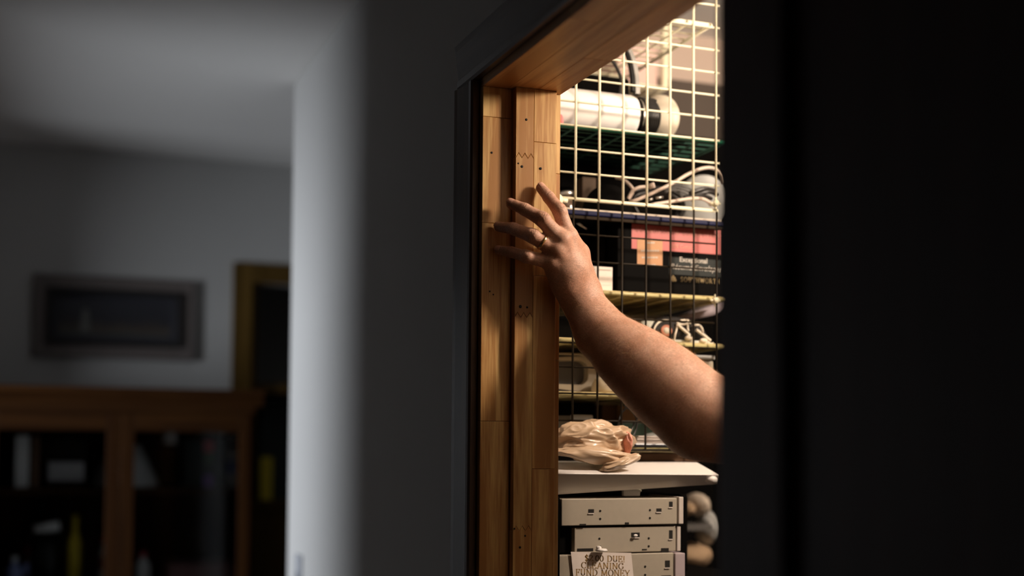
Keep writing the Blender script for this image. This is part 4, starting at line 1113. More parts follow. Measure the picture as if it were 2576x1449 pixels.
YD = 1.93
def drive(body, bez, label, ybody, bezel_m, slots, holes, notches, zb_, depth=.11):
    (bx0_, by0, bx1_, by1), (ex0, ey0, ex1, ey1) = body, bez
    A, B = P(bx0_, (by0 + 0), y=YD), P(bx1_, by1, y=YD)
    E0, E1 = P(ex0, ey0, y=YD), P(ex1, ey1, y=YD)
    zt_ = P((bx0_ + bx1_) / 2, by0, y=YD)[2]
    yb_ = ybody
    t = thing('optical_drive', ((A[0] + B[0]) / 2, yb_ + depth / 2, zb_), label, 'drive', 'stack of three drives')
    g = MB().box(A[0], B[0], yb_, yb_ + depth, zb_ + .0002, zt_)
    g.build('casing', M['drive'], t, bevel=.0012)
    ze = P(ex1, ey0, y=yb_)[2]
    MB().box(B[0] + .0002, E1[0] - (E1[0] - E0[0]) * .9 if False else E0[0], yb_ + .003, yb_ + depth - .003, zb_ + .001, zt_ - .001).build('neck', M['drive'], t)
    MB().box(E0[0] + .0002, E1[0], yb_ - .002, yb_ + depth + .002, zb_ + .0003, ze).build('bezel', bezel_m, t, bevel=.0012)
    for (sx0, sy0, sx1, sy1) in slots:
        a, b = P(sx0, sy0, y=yb_), P(sx1, sy1, y=yb_)
        MB().box(a[0], b[0], yb_ - .0004, yb_ + .001, b[2], a[2]).build('slot', M['holeshade'], t)
        MB().box(a[0] - .0012, b[0] - .0004, yb_ - .0016, yb_ - .0002, b[2] - .0017, b[2] + .0002).build('lit_slot_lip', M['drivefront'], t, bevel=.0004)  # lit lower edge of the recess put into a lighter colour
    for (hx, hy) in holes:
        c_ = P(hx, hy, y=yb_)
        MB().lathe([(0, .0006), (.0019, .0006), (.0019, -.001), (0, -.001)], origin=c_, axis=(0, -1, 0), n=12).build('screw_hole', M['holeshade'], t)
        MB().lathe([(.0019, 0), (.0026, .0003), (.0030, 0)], origin=c_, axis=(0, -1, 0), n=14).build('hole_rim', M['drive'], t)
    for (sx0, sy0, sx1, sy1) in notches:
        a, b = P(sx0, sy0, y=yb_), P(sx1, sy1, y=yb_)
        MB().box(a[0], b[0], yb_ - .0005, yb_ + .001, b[2], a[2]).build('notch', M['holeshade'], t)
    return t
zd3 = ZDK + .0004
zd2 = P(1550, 1391.5, y=YD)[2] + .0004
zd1 = P(1550, 1322, y=YD)[2] + .0006
drive((1402, 1394, 1694, 1449), (1697, 1391, 1722, 1449), 'beige drive casing under the paper note, lowest of its stack', YD, M['lilacfront'], [(1673, 1410, 1685, 1428)], [(1623, 1425), (1623, 1446)], [(1663, 1448, 1688, 1452)], zd3)
dmid = drive((1448, 1326, 1703, 1390), (1704.5, 1324, 1714, 1390), 'beige drive casing set back at left, middle of its stack', YD + .004, M['drivefront'], [(1588, 1340, 1609, 1352), (1683, 1334, 1692, 1356)], [(1508, 1355), (1510, 1375), (1632, 1354), (1632, 1374)], [(1452, 1380, 1492, 1386), (1615, 1381, 1627, 1384), (1663, 1379, 1682, 1390)], zd2)
MB().box(xq0, xq1, 1.946, 2.04, zd2 + .001, zd1 - .001).build('gap_filler', M['matblack'], dmid, label='added black gap filler')  # black filler added to keep the gap beside the drive dark
drive((1413, 1254, 1703, 1321), (1706, 1250, 1718, 1320), 'beige drive casing under the white cover, topmost of its stack', YD, M['drivefront'], [(1480, 1281, 1494, 1291), (1651, 1279, 1664, 1288), (1683, 1262, 1692, 1276)], [(1510, 1285), (1510, 1305), (1635, 1283), (1635, 1303)], [(1458, 1318, 1474, 1322), (1572, 1314, 1582, 1319)], zd1)
# the white disc inside the middle drive's slot
q = P(1598, 1347, y=YD)
item('slot_button', MB().ball((q[0], YD - .0012, q[2]), .004, .0012, .0022, 12, 8), M['white'], 'tiny white oval button in the slot of the middle drive', 'button')
# paper note
YNt = YD - .0035
nA, nB, nC = P(1436, 1388, y=YNt), P(1588, 1391, y=YNt), P(1442, 1449, y=YNt)
note = thing('paper_note', ((nA[0] + nB[0]) / 2, YNt, nC[2] - .02), 'white paper note about cleaning fund money on the lowest drive', 'note')
ex = Vector(nB - nA).normalized(); dn = (Vector(nC) - Vector(nA)).normalized()
hN = (Vector(nC) - Vector(nA)).length + .016
vs, fs = [], []
NX, NZ = 8, 8
for j in range(NZ + 1):
    for i in range(NX + 1):
        u, v = i / NX, j / NZ
        p = Vector(nA) + Vector(nB - nA) * u + dn * (hN * v)
        vs.append(p)
nv = len(vs)
vs += [v_ + Vector((0, .0003, 0)) for v_ in vs]
for j in range(NZ):
    for i in range(NX):
        a = j * (NX + 1) + i
        fs += [(a, a + 1, a + NX + 2, a + NX + 1), (nv + a, nv + a + NX + 1, nv + a + NX + 2, nv + a + 1)]
MB().add(vs, fs, True).build('sheet', M['paper'], note)
for (t, xa, xb, yb_, yt_) in (('$2.00 DUE!', 1471, 1572, 1412.5, 1397.5), ('CLEANING', 1462, 1569, 1430.5, 1415.5), ('FUND MONEY', 1448, 1584, 1448.5, 1433)):
    A, B, T = P(xa, yb_ - 1.5, y=YNt + .0001), P(xb, yb_ + 1.5, y=YNt + .0001), P(xa, yt_ - 1.5, y=YNt + .0001)
    lettering(t, A, Vector(B - A), (0, 0, 1), T[2] - A[2], M['inkgold'], note, width=(Vector(B - A)).length, thick=.17, thin=.06, gap=.08)
q = P(1508, 1385, y=YD - .006)
pn = thing('white_push_pin', (q[0], YD - .006, q[2] - .003), 'small white cap lying on top of the paper note', 'cap')
MB().lathe([(0, 0), (.0098, 0), (.0105, .0015), (.0085, .004), (0, .0045)], origin=(q[0] + .001, YD - .0115, nA[2] + .0004), n=24).build('rim', M['white'], pn)
MB().lathe([(.0045, .004), (.0045, .0075), (.003, .009), (0, .009)], origin=(q[0] - .004, YD - .0115, nA[2]), n=18).build('knob', M['white'], pn)

# ------------------------------------------------------------------ plastic bag
def crumple(c, rx, ry, rz, seed, sub=5, amp=.22, flat=None, fr=1.0):
    bm = bmesh.new()
    bmesh.ops.create_icosphere(bm, subdivisions=sub, radius=1)
    off = Vector((seed * 3.7, seed * 1.3, seed * 2.1))
    for v in bm.verts:
        p = v.co.copy()
        p0_ = p.copy(); p = Vector((p0_.x * .75 - p0_.z * .45, p0_.y * .9, p0_.x * .45 + p0_.z * 1.0)) * fr
        warp = Vector((mnoise.noise(p * 1.3 + off), mnoise.noise(p * 1.3 + off + Vector((9, 0, 0))), mnoise.noise(p * 1.3 + off + Vector((0, 9, 0))))) * .55
        r1 = 1 - abs(mnoise.noise(p * 1.9 + off + warp)) * 2
        r2 = 1 - abs(mnoise.noise(p * 4.2 + off + warp * 2)) * 2
        r3 = 1 - abs(mnoise.noise(p * 8.5 - off + warp * 3)) * 2
        s = 1 + amp * (1.0 * r1 + .26 * r2 + .05 * r3 - .45)
        p = p0_
        v.co = Vector((c[0] + p.x * rx * s, c[1] + p.y * ry * s, c[2] + p.z * rz * s))
        if flat is not None and v.co.z < flat: v.co.z = flat + (v.co.z - flat) * .02
    vs = [tuple(v.co) for v in bm.verts]; fs = [tuple(x.index for x in f.verts) for f in bm.faces]
    bm.free()
    return vs, fs
YG = 2.0
zs_bag = zk
q = P(1497, 1112, y=1.965)
bag = thing('plastic_bag', (q[0], 1.97, zk), 'crumpled tan plastic bag with pink print on the white cover', 'bag')
hw = (P(1592, 1112, y=1.965)[0] - P(1412, 1112, y=1.965)[0]) / 2
v_, f_ = crumple((P(1500, 1112, y=1.965)[0], 1.975, P(1497, 1106, y=1.965)[2]), hw, .036, .030, 2.0, 6, .27, fr=.78)
v_ = [(x, min(y, 1.992), max(z, zk - .003 - max(0, 2.0 - y) * .05)) for x, y, z in v_]
zfl = lambda y: zk if y > 2.0 else zk - (2.0 - y) * .0185 / .085
v_ = [(x, y, max(z, zfl(y) + .0006)) for x, y, z in v_]
ob = MB().add(v_, f_, True).build('body', M['bag'], bag)
v_, f_ = crumple((P(1500, 1140, y=1.94)[0], 1.945, P(1500, 1146, y=1.94)[2]), hw * 1.0, .022, .0135, 5.0, 5, .36, fr=.50)
v_ = [(x, y, max(z - (x - q[0]) * .06, zfl(y) + .0006)) for x, y, z in v_]
MB().add(v_, f_, True).build('lower_fold', M['bag'], bag)
v_, f_ = crumple((P(1562, 1162, y=1.925)[0], 1.926, P(1562, 1163, y=1.925)[2]), .033, .012, .0085, 8.0, 5, .34, fr=.42)
cx_ = P(1562, 1162, y=1.925)[0]
v_ = [(x, y, max(z + (x - cx_) * .30, zfl(y) + .0006)) for x, y, z in v_]
MB().add(v_, f_, True).build('handle', M['bag'], bag)
cpk = P(1582, 1114, y=1.945)
v_, f_ = crumple((cpk[0], 1.952, cpk[2]), .0065, .014, .017, 3.0, 4, .30, fr=.7)
MB().add(v_, f_, True).build('printed_flap', M['bagpink'], bag, label='pink printed flap')

# ------------------------------------------------------------------ blurred things far back at the closet end
YE = 2.40
tc = thing('tall_cabinet', (1.51, 2.645, 0), 'tall brown cabinet with dull black doors standing against the closet end wall', 'cabinet')
ztc = P(1750, 205, y=2.612)[2]; zdr = P(1750, 345, y=2.60)[2]
MB().box(1.10, 1.92, 2.612, 2.678, 0, ztc).build('carcass', M['closetwall'], tc, bevel=.003)
for x0_, x1_ in ((1.105, 1.508), (1.512, 1.915)):
    MB().box(x0_, x1_, 2.600, 2.6115, .06, zdr).build('door', M['matblack'], tc, bevel=.002)
rk = thing('end_rack', (1.33, 2.49, 0), 'grey rack at the far end of the closet, right of the drives', 'rack')
xa, xb = P(1725, 1300, y=YE)[0] - .06, P(1850, 1300, y=YE)[0] + .06
xm = P(1802, 1310, y=YE)[0]
for z, xe_ in ((P(1770, 1450, y=YE)[2] - .02, xb), (P(1770, 1310, y=YE)[2] - .01, xm)):
    MB().box(xa, xe_, YE + .02, YE + .18, z - .012, z).build('shelf', M['darkgrey'], rk)
for x in (xa, xm - .012):
    MB().box(x, x + .012, YE + .165, YE + .18, 0, P(1770, 1300, y=YE)[2]).build('upright', M['matblack'], rk)
zr0, zr1 = P(1770, 1450, y=YE)[2] - .0195, P(1770, 1310, y=YE)[2] - .0095
def lump(px0, py0, px1, py1, z0, m, label, cat, name, seed):
    A, B = P(px0, py0, y=YE + .04), P(px1, py1, y=YE + .04)
    c_ = ((A[0] + B[0]) / 2, YE + .09, (max(B[2], z0) + A[2]) / 2)
    v, f = crumple(c_, (B[0] - A[0]) / 2, .05, (A[2] - max(B[2], z0)) / 2, seed, 4, .10)
    v = [(x, y, max(z, z0 + .0003)) for x, y, z in v]
    item(name, MB().add(v, f, True), M[m], label, cat)
lump(1722, 1370, 1812, 1430, zr0, 'cloth', 'tan folded cloth on the lower shelf of the far rack', 'cloth', 'tan_cloth', 11)
zt_ = P(1800, 1372, y=YE + .04)[2]
lump(1788, 1288, 1822, 1372, zt_ - .004, 'lidgrey', 'pale grey towel bunched on the tan cloth of the far rack', 'towel', 'grey_towel', 16)
lump(1730, 1264, 1760, 1300, zr1, 'cloth', 'brown cloth on the upper shelf of the far rack', 'cloth', 'brown_cloth', 13)
lump(1764, 1244, 1800, 1300, zr1, 'board', 'crumpled beige paper beside the brown cloth on the far rack', 'paper', 'beige_paper', 14)

# ------------------------------------------------------------------ the person: implicit surface -> one continuous skin
def smin(a, b, k):
    h = np.clip(0.5 + 0.5 * (b - a) / k, 0, 1)
    return b + (a - b) * h - k * h * (1 - h)
class Field:
    """ordered list of tapered limbs; each is blended on with its own softness k, or carves when k < 0"""
    def __init__(s): s.pr = []
    def limb(s, pts, k=.008, squash=None):
        """pts: list of (x,y,z,r)"""
        for a, b in zip(pts[:-1], pts[1:]):
            s.pr.append((np.array(a[:3], float), np.array(b[:3], float), float(a[3]), float(b[3]), k, squash))
        return s
    @staticmethod
    def one(p, q):
        a, b, ra, rb, k, sq = q
        ba = b - a
        if sq is not None:
            p = a + (p - a) * sq; ba = ba * sq
        t = np.clip(((p - a) @ ba) / max(ba @ ba, 1e-12), 0, 1)
        return np.sqrt(((p - a - t[..., None] * ba) ** 2).sum(-1)) - (ra + (rb - ra) * t)
    def ev(s, p, idx=None):
        d = None
        for i, q in enumerate(s.pr):
            if idx is not None and not idx[i]: continue
            e = s.one(p, q)
            if d is None: d = e
            elif q[4] < 0: d = -smin(-d, e, -q[4])
            else: d = smin(d, e, q[4])
        return d
    def mesh(s, h, B=14, post=None):
        ends = np.array([q[0] for q in s.pr] + [q[1] for q in s.pr]); rad = np.array([q[2] for q in s.pr] + [q[3] for q in s.pr])
        lo_ = (ends - rad[:, None]).min(0) - 3 * h; hi_ = (ends + rad[:, None]).max(0) + 3 * h
        nb = np.ceil((hi_ - lo_) / (h * B)).astype(int)
        dims = nb * B + 3
        key = lambda c: (c[..., 0].astype(np.int64) * dims[1] + c[..., 1]) * dims[2] + c[..., 2]
        g = np.stack(np.meshgrid(*[np.arange(n) for n in nb], indexing='ij'), -1).reshape(-1, 3)
        cen = lo_ + (g + .5) * B * h
        R = B * h * math.sqrt(3) / 2
        ds = np.stack([s.one(cen, q) for q in s.pr], 1)
        kk = max(abs(q[4]) for q in s.pr)
        full = s.ev(cen)
        act = np.abs(full) < R + kk * 1.2 + 2 * h
        loc = np.stack(np.meshgrid(*[np.arange(B + 1)] * 3, indexing='ij'), -1)
        keys, pos, qa = [], [], []
        for c, dd in zip(g[act], ds[act]):
            m_ = dd.min()
            idx = dd < max(m_, 0) + 2 * R + kk * 2
            carve = [i for i, q in enumerate(s.pr) if q[4] < 0]
            if not idx.any(): continue
            base = c * B
            p = lo_ + (base + loc) * h
            f = s.ev(p, idx)
            if post is not None: f = post(p, f)
            if f.min() > 0 or f.max() < 0: continue
            f = np.where(f == 0, 1e-9, f)
            S = f < 0
            # vertices of mixed cells
            acc = np.zeros((B, B, B, 3)); cnt = np.zeros((B, B, B))
            for ax in range(3):
                for o1 in (0, 1):
                    for o2 in (0, 1):
                        off = [0, 0, 0]; oth = [i for i in range(3) if i != ax]
                        off[oth[0]], off[oth[1]] = o1, o2
                        sl0 = tuple(slice(off[i], off[i] + B) for i in range(3))
                        off2 = list(off); off2[ax] += 1
                        sl1 = tuple(slice(off2[i], off2[i] + B) for i in range(3))
                        f0, f1 = f[sl0], f[sl1]
                        mm = (f0 < 0) != (f1 < 0)
                        t = np.where(mm, f0 / np.where(mm, f0 - f1, 1), 0)
                        pt = np.array(off, float) + np.zeros((B, B, B, 3))
                        pt[..., ax] += t
                        acc += pt * mm[..., None]; cnt += mm
            on = cnt > 0
            ii = np.argwhere(on)
            if len(ii) == 0: continue
            keys.append(key(ii + base)); pos.append(lo_ + (ii + base + acc[on] / cnt[on][:, None]) * h)
            for ax in range(3):
                b_, c_ = [(1, 2), (2, 0), (0, 1)][ax]
                s0 = [slice(0, B)] * 3; s1 = [slice(0, B)] * 3
                s1[ax] = slice(1, B + 1)
                A0, A1 = S[tuple(s0)], S[tuple(s1)]
                e = np.argwhere(A0 != A1) 
                if len(e) == 0: continue
                fl = A0[tuple(e.T)]
                e = e + base
                ub, uc = np.zeros(3, int), np.zeros(3, int); ub[b_] = 1; uc[c_] = 1
                ok = (e[:, b_] > 0) & (e[:, c_] > 0)
                e, fl = e[ok], fl[ok]
                q4 = np.stack([key(e - ub - uc), key(e - uc), key(e), key(e - ub)], 1)
                q4[~fl] = q4[~fl][:, ::-1]
                qa.append(q4)
        keys = np.concatenate(keys); pos = np.concatenate(pos); qa = np.concatenate(qa)
        keys, fi = np.unique(keys, return_index=True); pos = pos[fi]
        ix = np.searchsorted(keys, qa); ix = np.clip(ix, 0, len(keys) - 1)
        good = (keys[ix] == qa).all(1)
        return pos, ix[good]

def np_mesh(name, V, Fc, m, parent, smooth=True):
    og = ORG[parent.name]
    me = bpy.data.meshes.new(name)
    me.vertices.add(len(V)); me.vertices.foreach_set('co', (V - og).astype(np.float32).ravel())
    me.loops.add(len(Fc) * 4); me.polygons.add(len(Fc))
    me.loops.foreach_set('vertex_index', Fc.astype(np.int32).ravel())
    me.polygons.foreach_set('loop_start', np.arange(0, len(Fc) * 4, 4, dtype=np.int32))
    me.polygons.foreach_set('use_smooth', np.ones(len(Fc), bool))
    me.update(calc_edges=True); me.validate()
    me.materials.append(m)
    o = bpy.data.objects.new(name, me)
    return link(o, parent, og)

def Q(X, Y, y, r):
    """a joint of the hand: position in a close view of the photograph (3.622 px to 1), at depth y, with radius r"""
    p = P(1180 + X / 3.622, 420 + Y / 3.622, y=y + .008)
    return (p[0], p[1], p[2], r)
index = [Q(905, 640, 1.826, .0135), Q(826, 405, 1.827, .0112), Q(728, 278, 1.846, .0096), Q(655, 192, 1.8595, .0082)]
middle = [Q(842, 668, 1.817, .0138), Q(672, 482, 1.821, .0117), Q(510, 388, 1.842, .0098), Q(383, 335, 1.8600, .0084)]
ringf = [Q(795, 765, 1.820, .0130), Q(582, 632, 1.826, .0112), Q(400, 562, 1.850, .0096), Q(272, 545, 1.8745, .0080)]
pinky = [Q(742, 868, 1.830, .0118), Q(525, 818, 1.836, .0097), Q(385, 776, 1.857, .0084), Q(272, 757, 1.8752, .0072)]
WR = [Q(1098, 1150, 1.846, .0165), Q(1060, 1195, 1.840, .0175), Q(1012, 1250, 1.842, .0175), Q(975, 1290, 1.850, .0155)]
fld = Field()
cen_px = [(1467, 770, 1.845), (1512, 836, 1.821), (1571, 888, 1.785), (1630, 934, 1.760), (1690, 984, 1.733), (1762, 1046, 1.700)]
rad_px = [.0255, .034, .0455, .0535, .0585, .0600]
fore = []
for (px, py, y), r in zip(cen_px, rad_px):
    p = P(px, py, y=y + .008); fore.append((p[0], p[1], p[2], r))
fld.limb([fore[0], fore[1]], .02).limb(fore[1:], .03)
# wrist made flat: two more strands beside the centre strand
def off(q, dx, dy, dz, r): return (q[0] + dx, q[1] + dy, q[2] + dz, r)
fld.limb([WR[0], off(fore[1], .010, .0, .012, .026)], .015).limb([WR[3], off(fore[1], -.010, .002, -.012, .026)], .015)
for f_, w_ in zip((index, middle, ringf, pinky), WR):
    mid = tuple(.5 * (np.array(f_[0]) + np.array(w_))); mid = (mid[0], mid[1] - .001, mid[2], .0158)
    fld.limb([w_, mid, f_[0]], .014)
# fleshy web beside the index, thumb root, thumb closing round the jamb edge
thumb = [Q(1085, 1090, 1.850, .0165), Q(1010, 800, 1.856, .0150)]
fld.limb(thumb, .014)
tj = P(1452, 625, y=1.893); tt = P(1428, 588, y=1.925)
fld.limb([thumb[1], (tj[0], tj[1], tj[2], .0118), (tt[0] , tt[1], tt[2], .0098)], .008)
fld.limb([Q(1010, 760, 1.843, .0125), Q(925, 640, 1.834, .0120)], .012)
# pads of the palm, towards the wood
fld.limb([Q(985, 1080, 1.854, .0135), Q(900, 820, 1.840, .0125)], .014).limb([Q(905, 1190, 1.850, .0135), Q(770, 930, 1.840, .0115)], .014)
# fingers
for f_ in (index, middle, ringf, pinky):
    fld.limb(f_[:2], .0060).limb(f_[1:3], .0040).limb(f_[2:], .0035)
    # knuckle pads
    k1, k2 = np.array(f_[1]), np.array(f_[2])
    ax = k2[:3] - k1[:3]; ax /= np.linalg.norm(ax)
    nrm = np.array((0, -1, .25)); nrm -= ax * (nrm @ ax); nrm /= np.linalg.norm(nrm)
    c = k1[:3] + nrm * k1[3] * .34
    fld.limb([(*(c - ax * .003), k1[3] * .78), (*(c + ax * .003), k1[3] * .76)], .005)
    km = np.array(f_[0]); c = km[:3] + np.array((0, -.0055, .001))
    fld.limb([(*c, .0112), (*(c + (np.array(WR[1][:3]) - c) * .12), .0090)], .007)
# upper arm, hidden behind the near wall for the most part
elb = fore[-1]
SH = (1.235, 1.50, 1.415)
upp = [elb, (1.065, 1.635, 1.470, .0620), (1.16, 1.56, 1.445, .068), (*SH, .074)]
fld.limb(upp, .03)
fld.limb([(elb[0] - .006, elb[1] + .006, elb[2] - .018, .040), (elb[0] + .02, elb[1] - .01, elb[2] - .014, .045)], .02)
dorsal = {}
crease = []
for f_, js in ((index, (1, 2)), (middle, (1, 2)), (ringf, (1, 2)), (pinky, (1, 2))):
    for j in js:
        a, b, c = (np.array(f_[i][:3]) for i in (j - 1, j, j + 1))
        ax = (c - a) / np.linalg.norm(c - a)
        crease.append((b, ax, f_[j][3], .0050 if j == 1 else .0030))
def skin_detail(p, f):
    near = np.abs(f) < .004
    if not near.any(): return f
    f = f.copy()
    for (b, ax, r, wid) in crease:
        d = p - b
        r2 = (d ** 2).sum(-1)
        sel = near & (r2 < (r * 2.2) ** 2)
        if not sel.any(): continue
        dd = d[sel]; t = dd @ ax
        dors = np.clip(-(dd[:, 1]) / (r * .6), 0, 1)
        bend = .0012 * np.sin(dd[:, 2] * 420) 
        g = np.exp(-(t / wid) ** 2) * (.5 + .5 * np.cos((t + bend) / .0026 * 2 * PI)) ** 2
        f[sel] += dors * g * .00115
    return f
Va, Fa = fld.mesh(.0011, 14, skin_detail)

person = thing('person', (1.31, 1.33, 0.0), 'person behind the doorway edge, bare left arm reaching out with hand on the pine jamb', 'person')
# the rest of the body (out of the photograph, behind the near wall)
TB = math.radians(-62.7)
def turn(V, a=TB):
    V = np.array(V, float); d = V[..., :2] - np.array(SH[:2]); o_ = V.copy()
    o_[..., 0] = SH[0] + d[..., 0] * math.cos(a) - d[..., 1] * math.sin(a)
    o_[..., 1] = SH[1] + d[..., 0] * math.sin(a) + d[..., 1] * math.cos(a)
    return o_
bod = Field()
bod.limb([(1.395, 1.45, 1.02, .13), (1.395, 1.46, 1.20, .13), (1.395, 1.47, 1.36, .125)], .06)
bod.limb([(1.30, 1.47, 1.38, .085), (1.49, 1.47, 1.38, .085)], .05)
bod.limb([(SH[0], SH[1], SH[2], .070), (1.30, 1.47, 1.42, .07)], .05).limb([(1.49, 1.47, 1.42, .07), (1.56, 1.47, 1.405, .068)], .05)
bod.limb([(1.395, 1.47, 1.45, .06), (1.39, 1.49, 1.54, .055)], .04)
bod.limb([(1.39, 1.495, 1.62, .080), (1.39, 1.475, 1.69, .092)], .03).limb([(1.39, 1.545, 1.585, .045), (1.39, 1.535, 1.60, .05)], .03)
bod.limb([(1.39, 1.580, 1.655, .010), (1.39, 1.596, 1.625, .013)], .012)
for sx in (-1, 1):
    bod.limb([(1.39 + sx * .084, 1.475, 1.66, .012), (1.39 + sx * .088, 1.468, 1.635, .009)], .006)
    bod.limb([(1.395 + sx * .095, 1.45, .95, .10), (1.395 + sx * .10, 1.455, .52, .062), (1.395 + sx * .10, 1.44, .10, .042)], .04)
    bod.limb([(1.395 + sx * .10, 1.43, .05, .04), (1.395 + sx * .115, 1.58, .035, .033)], .03)
bod.limb([(1.56, 1.47, 1.405, .066), (1.615, 1.44, 1.14, .047), (1.63, 1.53, .92, .030)], .03)
bod.limb([(1.63, 1.53, .90, .028), (1.62, 1.55, .83, .026)], .015)
for k in range(4):
    bod.limb([(1.615 + .004 * k, 1.53 + .014 * k, .81, .0095), (1.612, 1.535 + .014 * k, .765, .0085), (1.604, 1.535 + .014 * k, .74, .0075)], .004)
bod.limb([(1.60, 1.54, .86, .011), (1.585, 1.56, .80, .009)], .006)
Vb, Fb = bod.mesh(.0085, 10)
Vb = turn(Vb)
def skin_material():
    m, nt, b = new_mat('skin')
    N, L = nt.nodes, nt.links
    tc = N.new('ShaderNodeTexCoord')
    n1 = N.new('ShaderNodeTexNoise'); n1.inputs['Scale'].default_value = 38; n1.inputs['Detail'].default_value = 5
    L.new(tc.outputs['Object'], n1.inputs['Vector'])
    cr = N.new('ShaderNodeValToRGB')
    cr.color_ramp.elements[0].position = .32; cr.color_ramp.elements[0].color = (.50, .255, .165, 1)
    cr.color_ramp.elements[1].position = .70; cr.color_ramp.elements[1].color = (.62, .365, .262, 1)
    L.new(n1.outputs['Fac'], cr.inputs[0])
    # fine hair and pore texture along the arm
    mp = N.new('ShaderNodeMapping'); mp.inputs['Rotation'].default_value = (0, math.radians(35), 0); mp.inputs['Scale'].default_value = (260, 700, 1100)
    L.new(tc.outputs['Object'], mp.inputs[0])
    n2 = N.new('ShaderNodeTexNoise'); n2.inputs['Scale'].default_value = 1.0; n2.inputs['Detail'].default_value = 3
    L.new(mp.outputs[0], n2.inputs['Vector'])
    mr = N.new('ShaderNodeMapRange'); mr.inputs['From Min'].default_value = .35; mr.inputs['From Max'].default_value = .65; mr.inputs['To Min'].default_value = .70; mr.inputs['To Max'].default_value = 1.14
    L.new(n2.outputs['Fac'], mr.inputs['Value'])
    mx = N.new('ShaderNodeMix'); mx.data_type = 'RGBA'; mx.blend_type = 'MULTIPLY'; mx.inputs['Factor'].default_value = 1
    L.new(cr.outputs[0], mx.inputs['A']); L.new(mr.outputs[0], mx.inputs['B'])
    L.new(mx.outputs['Result'], b.inputs['Base Color'])
    vo = N.new('ShaderNodeTexVoronoi'); vo.inputs['Scale'].default_value = 620; vo.feature = 'DISTANCE_TO_EDGE'
    L.new(tc.outputs['Object'], vo.inputs['Vector'])
    ad = N.new('ShaderNodeMath'); ad.operation = 'MULTIPLY_ADD'; ad.inputs[1].default_value = .6
    L.new(n2.outputs['Fac'], ad.inputs[0]); L.new(vo.outputs['Distance'], ad.inputs[2])
    bp = N.new('ShaderNodeBump'); bp.inputs['Strength'].default_value = .40; bp.inputs['Distance'].default_value = .0008
    L.new(ad.outputs[0], bp.inputs['Height']); L.new(bp.outputs[0], b.inputs['Normal'])
    b.inputs['Roughness'].default_value = .48
    b.inputs['Specular IOR Level'].default_value = .4
    b.inputs['Subsurface Weight'].default_value = .12
    b.inputs['Subsurface Radius'].default_value = (1.0, .35, .2)
    b.inputs['Subsurface Scale'].default_value = .004
    return m
M['skin'] = skin_material()
Vall = np.concatenate([Va, Vb]); Fall = np.concatenate([Fa, Fb + len(Va)])
body = np_mesh('body', Vall, Fall, M['skin'], person)

# clothes: shells round the body
def shell(name, limbs, h, m, clip=None):
    f = Field()
    for l, k in limbs: f.limb(l, k)
    V, F_ = f.mesh(h, 10)
    if clip is not None:
        keep = clip(V); F_ = F_[keep[F_].all(1)]
    return np_mesh(name, turn(V), F_, m, person)
shell('shirt', [([(1.395, 1.45, .95, .142), (1.395, 1.46, 1.20, .142), (1.395, 1.47, 1.36, .137)], .06), ([(1.30, 1.47, 1.38, .097), (1.49, 1.47, 1.38, .097)], .05),
                ([(SH[0], SH[1], SH[2], .084), (1.30, 1.47, 1.42, .083)], .05), ([(1.49, 1.47, 1.42, .083), (1.56, 1.47, 1.405, .080)], .05),
                ([(SH[0], SH[1], SH[2], .084), (*turn((1.12, 1.585, 1.455), -TB), .080)], .03), ([(1.56, 1.47, 1.405, .078), (1.60, 1.45, 1.22, .068)], .03)], .009, M['shirt'],
      lambda V: (V[:, 2] > .90) & ~((V[:, 2] > 1.485) & (np.abs(V[:, 0] - 1.395) < .075)))
shell('trousers', [([(1.395, 1.45, 1.0, .135), (1.395, 1.45, .95, .14)], .05)] + [([(1.395 + s * .095, 1.45, .93, .112), (1.395 + s * .10, 1.455, .52, .078), (1.395 + s * .10, 1.44, .10, .062)], .04) for s in (-1, 1)], .010, M['denim'], lambda V: (V[:, 2] > .07) & (V[:, 2] < 1.04))
for s in (-1, 1):
    shell('shoe', [([(1.395 + s * .10, 1.42, .052, .051), (1.395 + s * .117, 1.60, .044, .043)], .03), ([(1.395 + s * .10, 1.435, .09, .05), (1.395 + s * .10, 1.435, .06, .05)], .03)], .009, M['leather'], lambda V: V[:, 2] > 0.0)
shell('hair', [([(1.39, 1.478, 1.655, .090), (1.39, 1.468, 1.70, .098)], .03)], .009, M['headhair'], lambda V: (V[:, 2] > 1.60) & ((V[:, 1] < 1.50) | (V[:, 2] > 1.735)))
for s in (-1, 1):
    MB().ball(turn((1.39 + s * .032, 1.560, 1.657)), .0125, .0125, .0125, 14, 10).build('eye', M['white'], person)
    MB().lathe([(0, 0), (.0055, 0), (.0055, .001), (0, .0012)], origin=turn((1.39 + s * .032, 1.5722, 1.657)), axis=(-math.sin(TB), math.cos(TB), 0), n=14).build('iris', M['kraft'], person)
MB().tube(smooth_path(turn([(1.365, 1.577, 1.592), (1.39, 1.588, 1.594), (1.415, 1.577, 1.592)])), .0045, 8).build('lips', mat('lips', (.45, .18, .14), .5), person)

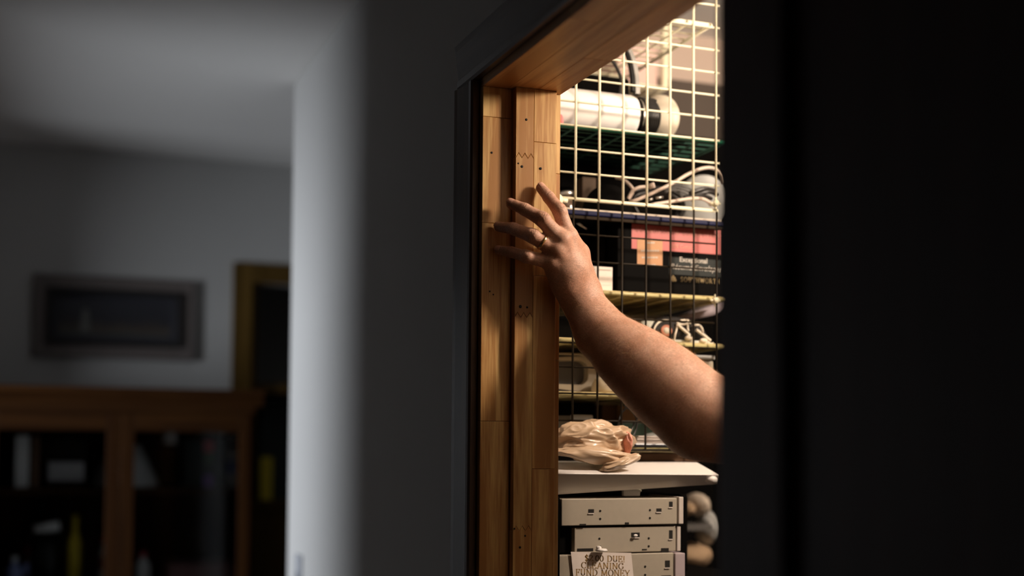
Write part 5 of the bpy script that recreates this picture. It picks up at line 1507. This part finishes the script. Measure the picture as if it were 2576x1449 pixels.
# finger nails on the index and middle finger, wedding ring
def nail(f_, up, w, l, m=None):
    a, b, r = np.array(f_[-2][:3]), np.array(f_[-1][:3]), f_[-1][3]
    ax = (b - a) / np.linalg.norm(b - a)
    n = np.array(up, float); n -= ax * (n @ ax); n /= np.linalg.norm(n)
    s = np.cross(ax, n)
    vs, fs = [], []
    U, Vn = 8, 8
    for lay in (0, 1):
        for j in range(Vn + 1):
            for i in range(U + 1):
                u, v = i / U * 2 - 1, j / Vn
                ww = w * (1 - .25 * max(0, v - .6) / .4 * abs(u)) * (.85 if j == 0 else 1)
                th = u * ww / r
                rr = r * (1.01 - .10 * max(0, v - .55)) + (.00015 if lay == 0 else -.001)
                c = b + ax * (-l * .45 + l * (v - .0)) 
                vs.append(c + n * rr * math.cos(th) * (1 - .10 * max(0, v - .5) ** 2 * 4) + s * rr * math.sin(th))
    nv = (U + 1) * (Vn + 1)
    for j in range(Vn):
        for i in range(U):
            q0 = j * (U + 1) + i
            fs += [(q0, q0 + 1, q0 + U + 2, q0 + U + 1), (nv + q0, nv + q0 + U + 1, nv + q0 + U + 2, nv + q0 + 1)]
    bd = [i for i in range(U + 1)] + [j * (U + 1) + U for j in range(1, Vn + 1)] + [Vn * (U + 1) + i for i in range(U - 1, -1, -1)] + [j * (U + 1) for j in range(Vn - 1, 0, -1)]
    for i in range(len(bd)):
        p_, q_ = bd[i], bd[(i + 1) % len(bd)]
        fs.append((p_, q_, nv + q_, nv + p_))
    MB().add(vs, fs, True).build('fingernail', M['skin_dark'], person)
nail(index, (.10, -1, .35), .0062, .0115)
nail(middle, (-.25, -1, .45), .0062, .0115)
nail(ringf, (-.35, -1, .45), .0058, .0105)
nail(pinky, (-.4, -1, .4), .0050, .0095)
a, b = np.array(ringf[0][:3]), np.array(ringf[1][:3])
t_ = .60
c = a + (b - a) * t_
rr = ringf[0][3] + (ringf[1][3] - ringf[0][3]) * t_ + .0010
axr = Vector(b - a).normalized()
MB().lathe([(rr - .0012, -.0019), (rr + .0002, -.0019), (rr + .0006, 0), (rr + .0002, .0019), (rr - .0012, .0019)], origin=c, axis=axr, n=40).build('wedding_ring', M['gold'], person, label='gold ring on the ring finger')

# arm hair: short fine strands lying along the forearm
rng = np.random.default_rng(5)
fo = np.array(fore)
seg = fo[1:, :3] - fo[:-1, :3]
e1 = Va[Fa[:, 1]] - Va[Fa[:, 0]]; e2 = Va[Fa[:, 3]] - Va[Fa[:, 0]]
nf = np.cross(e1, e2); nf /= np.linalg.norm(nf, axis=1)[:, None] + 1e-12
cf = Va[Fa].mean(1)
w0, w1 = fo[0, :3], fo[-1, :3]
axf = (w1 - w0) / np.linalg.norm(w1 - w0)
tt_ = (cf - w0) @ axf
sel = np.where((tt_ > -.03) & (tt_ < .34) & (nf[:, 1] < .5))[0]
pick = rng.choice(sel, 9000, replace=False)
hv, hf = [], []
for i in pick:
    n = nf[i]; p = cf[i]
    d = -axf * rng.uniform(.2, .8) + np.array((0, 0, -1)) * rng.uniform(.2, .8) + rng.normal(0, .25, 3)
    d -= n * (d @ n); d /= np.linalg.norm(d) + 1e-9
    if tt_[i] > .02: d = d
    L_ = rng.uniform(.006, .012) * min(1, .35 + max(0, tt_[i]) * 6)
    s = np.cross(d, n); wv = .000075
    q0, q1, q2 = p - n * .0003, p + d * L_ * .5 + n * L_ * .20, p + d * L_ + n * L_ * .24
    k = len(hv)
    hv += [q0 - s * wv, q0 + s * wv, q1 - s * wv, q1 + s * wv, q2]
    hf += [(k, k + 1, k + 3, k + 2), (k + 2, k + 3, k + 4)]
MB().add(hv, hf, True).build('arm_hair', M['hair'], person, recalc=False, kind='stuff')
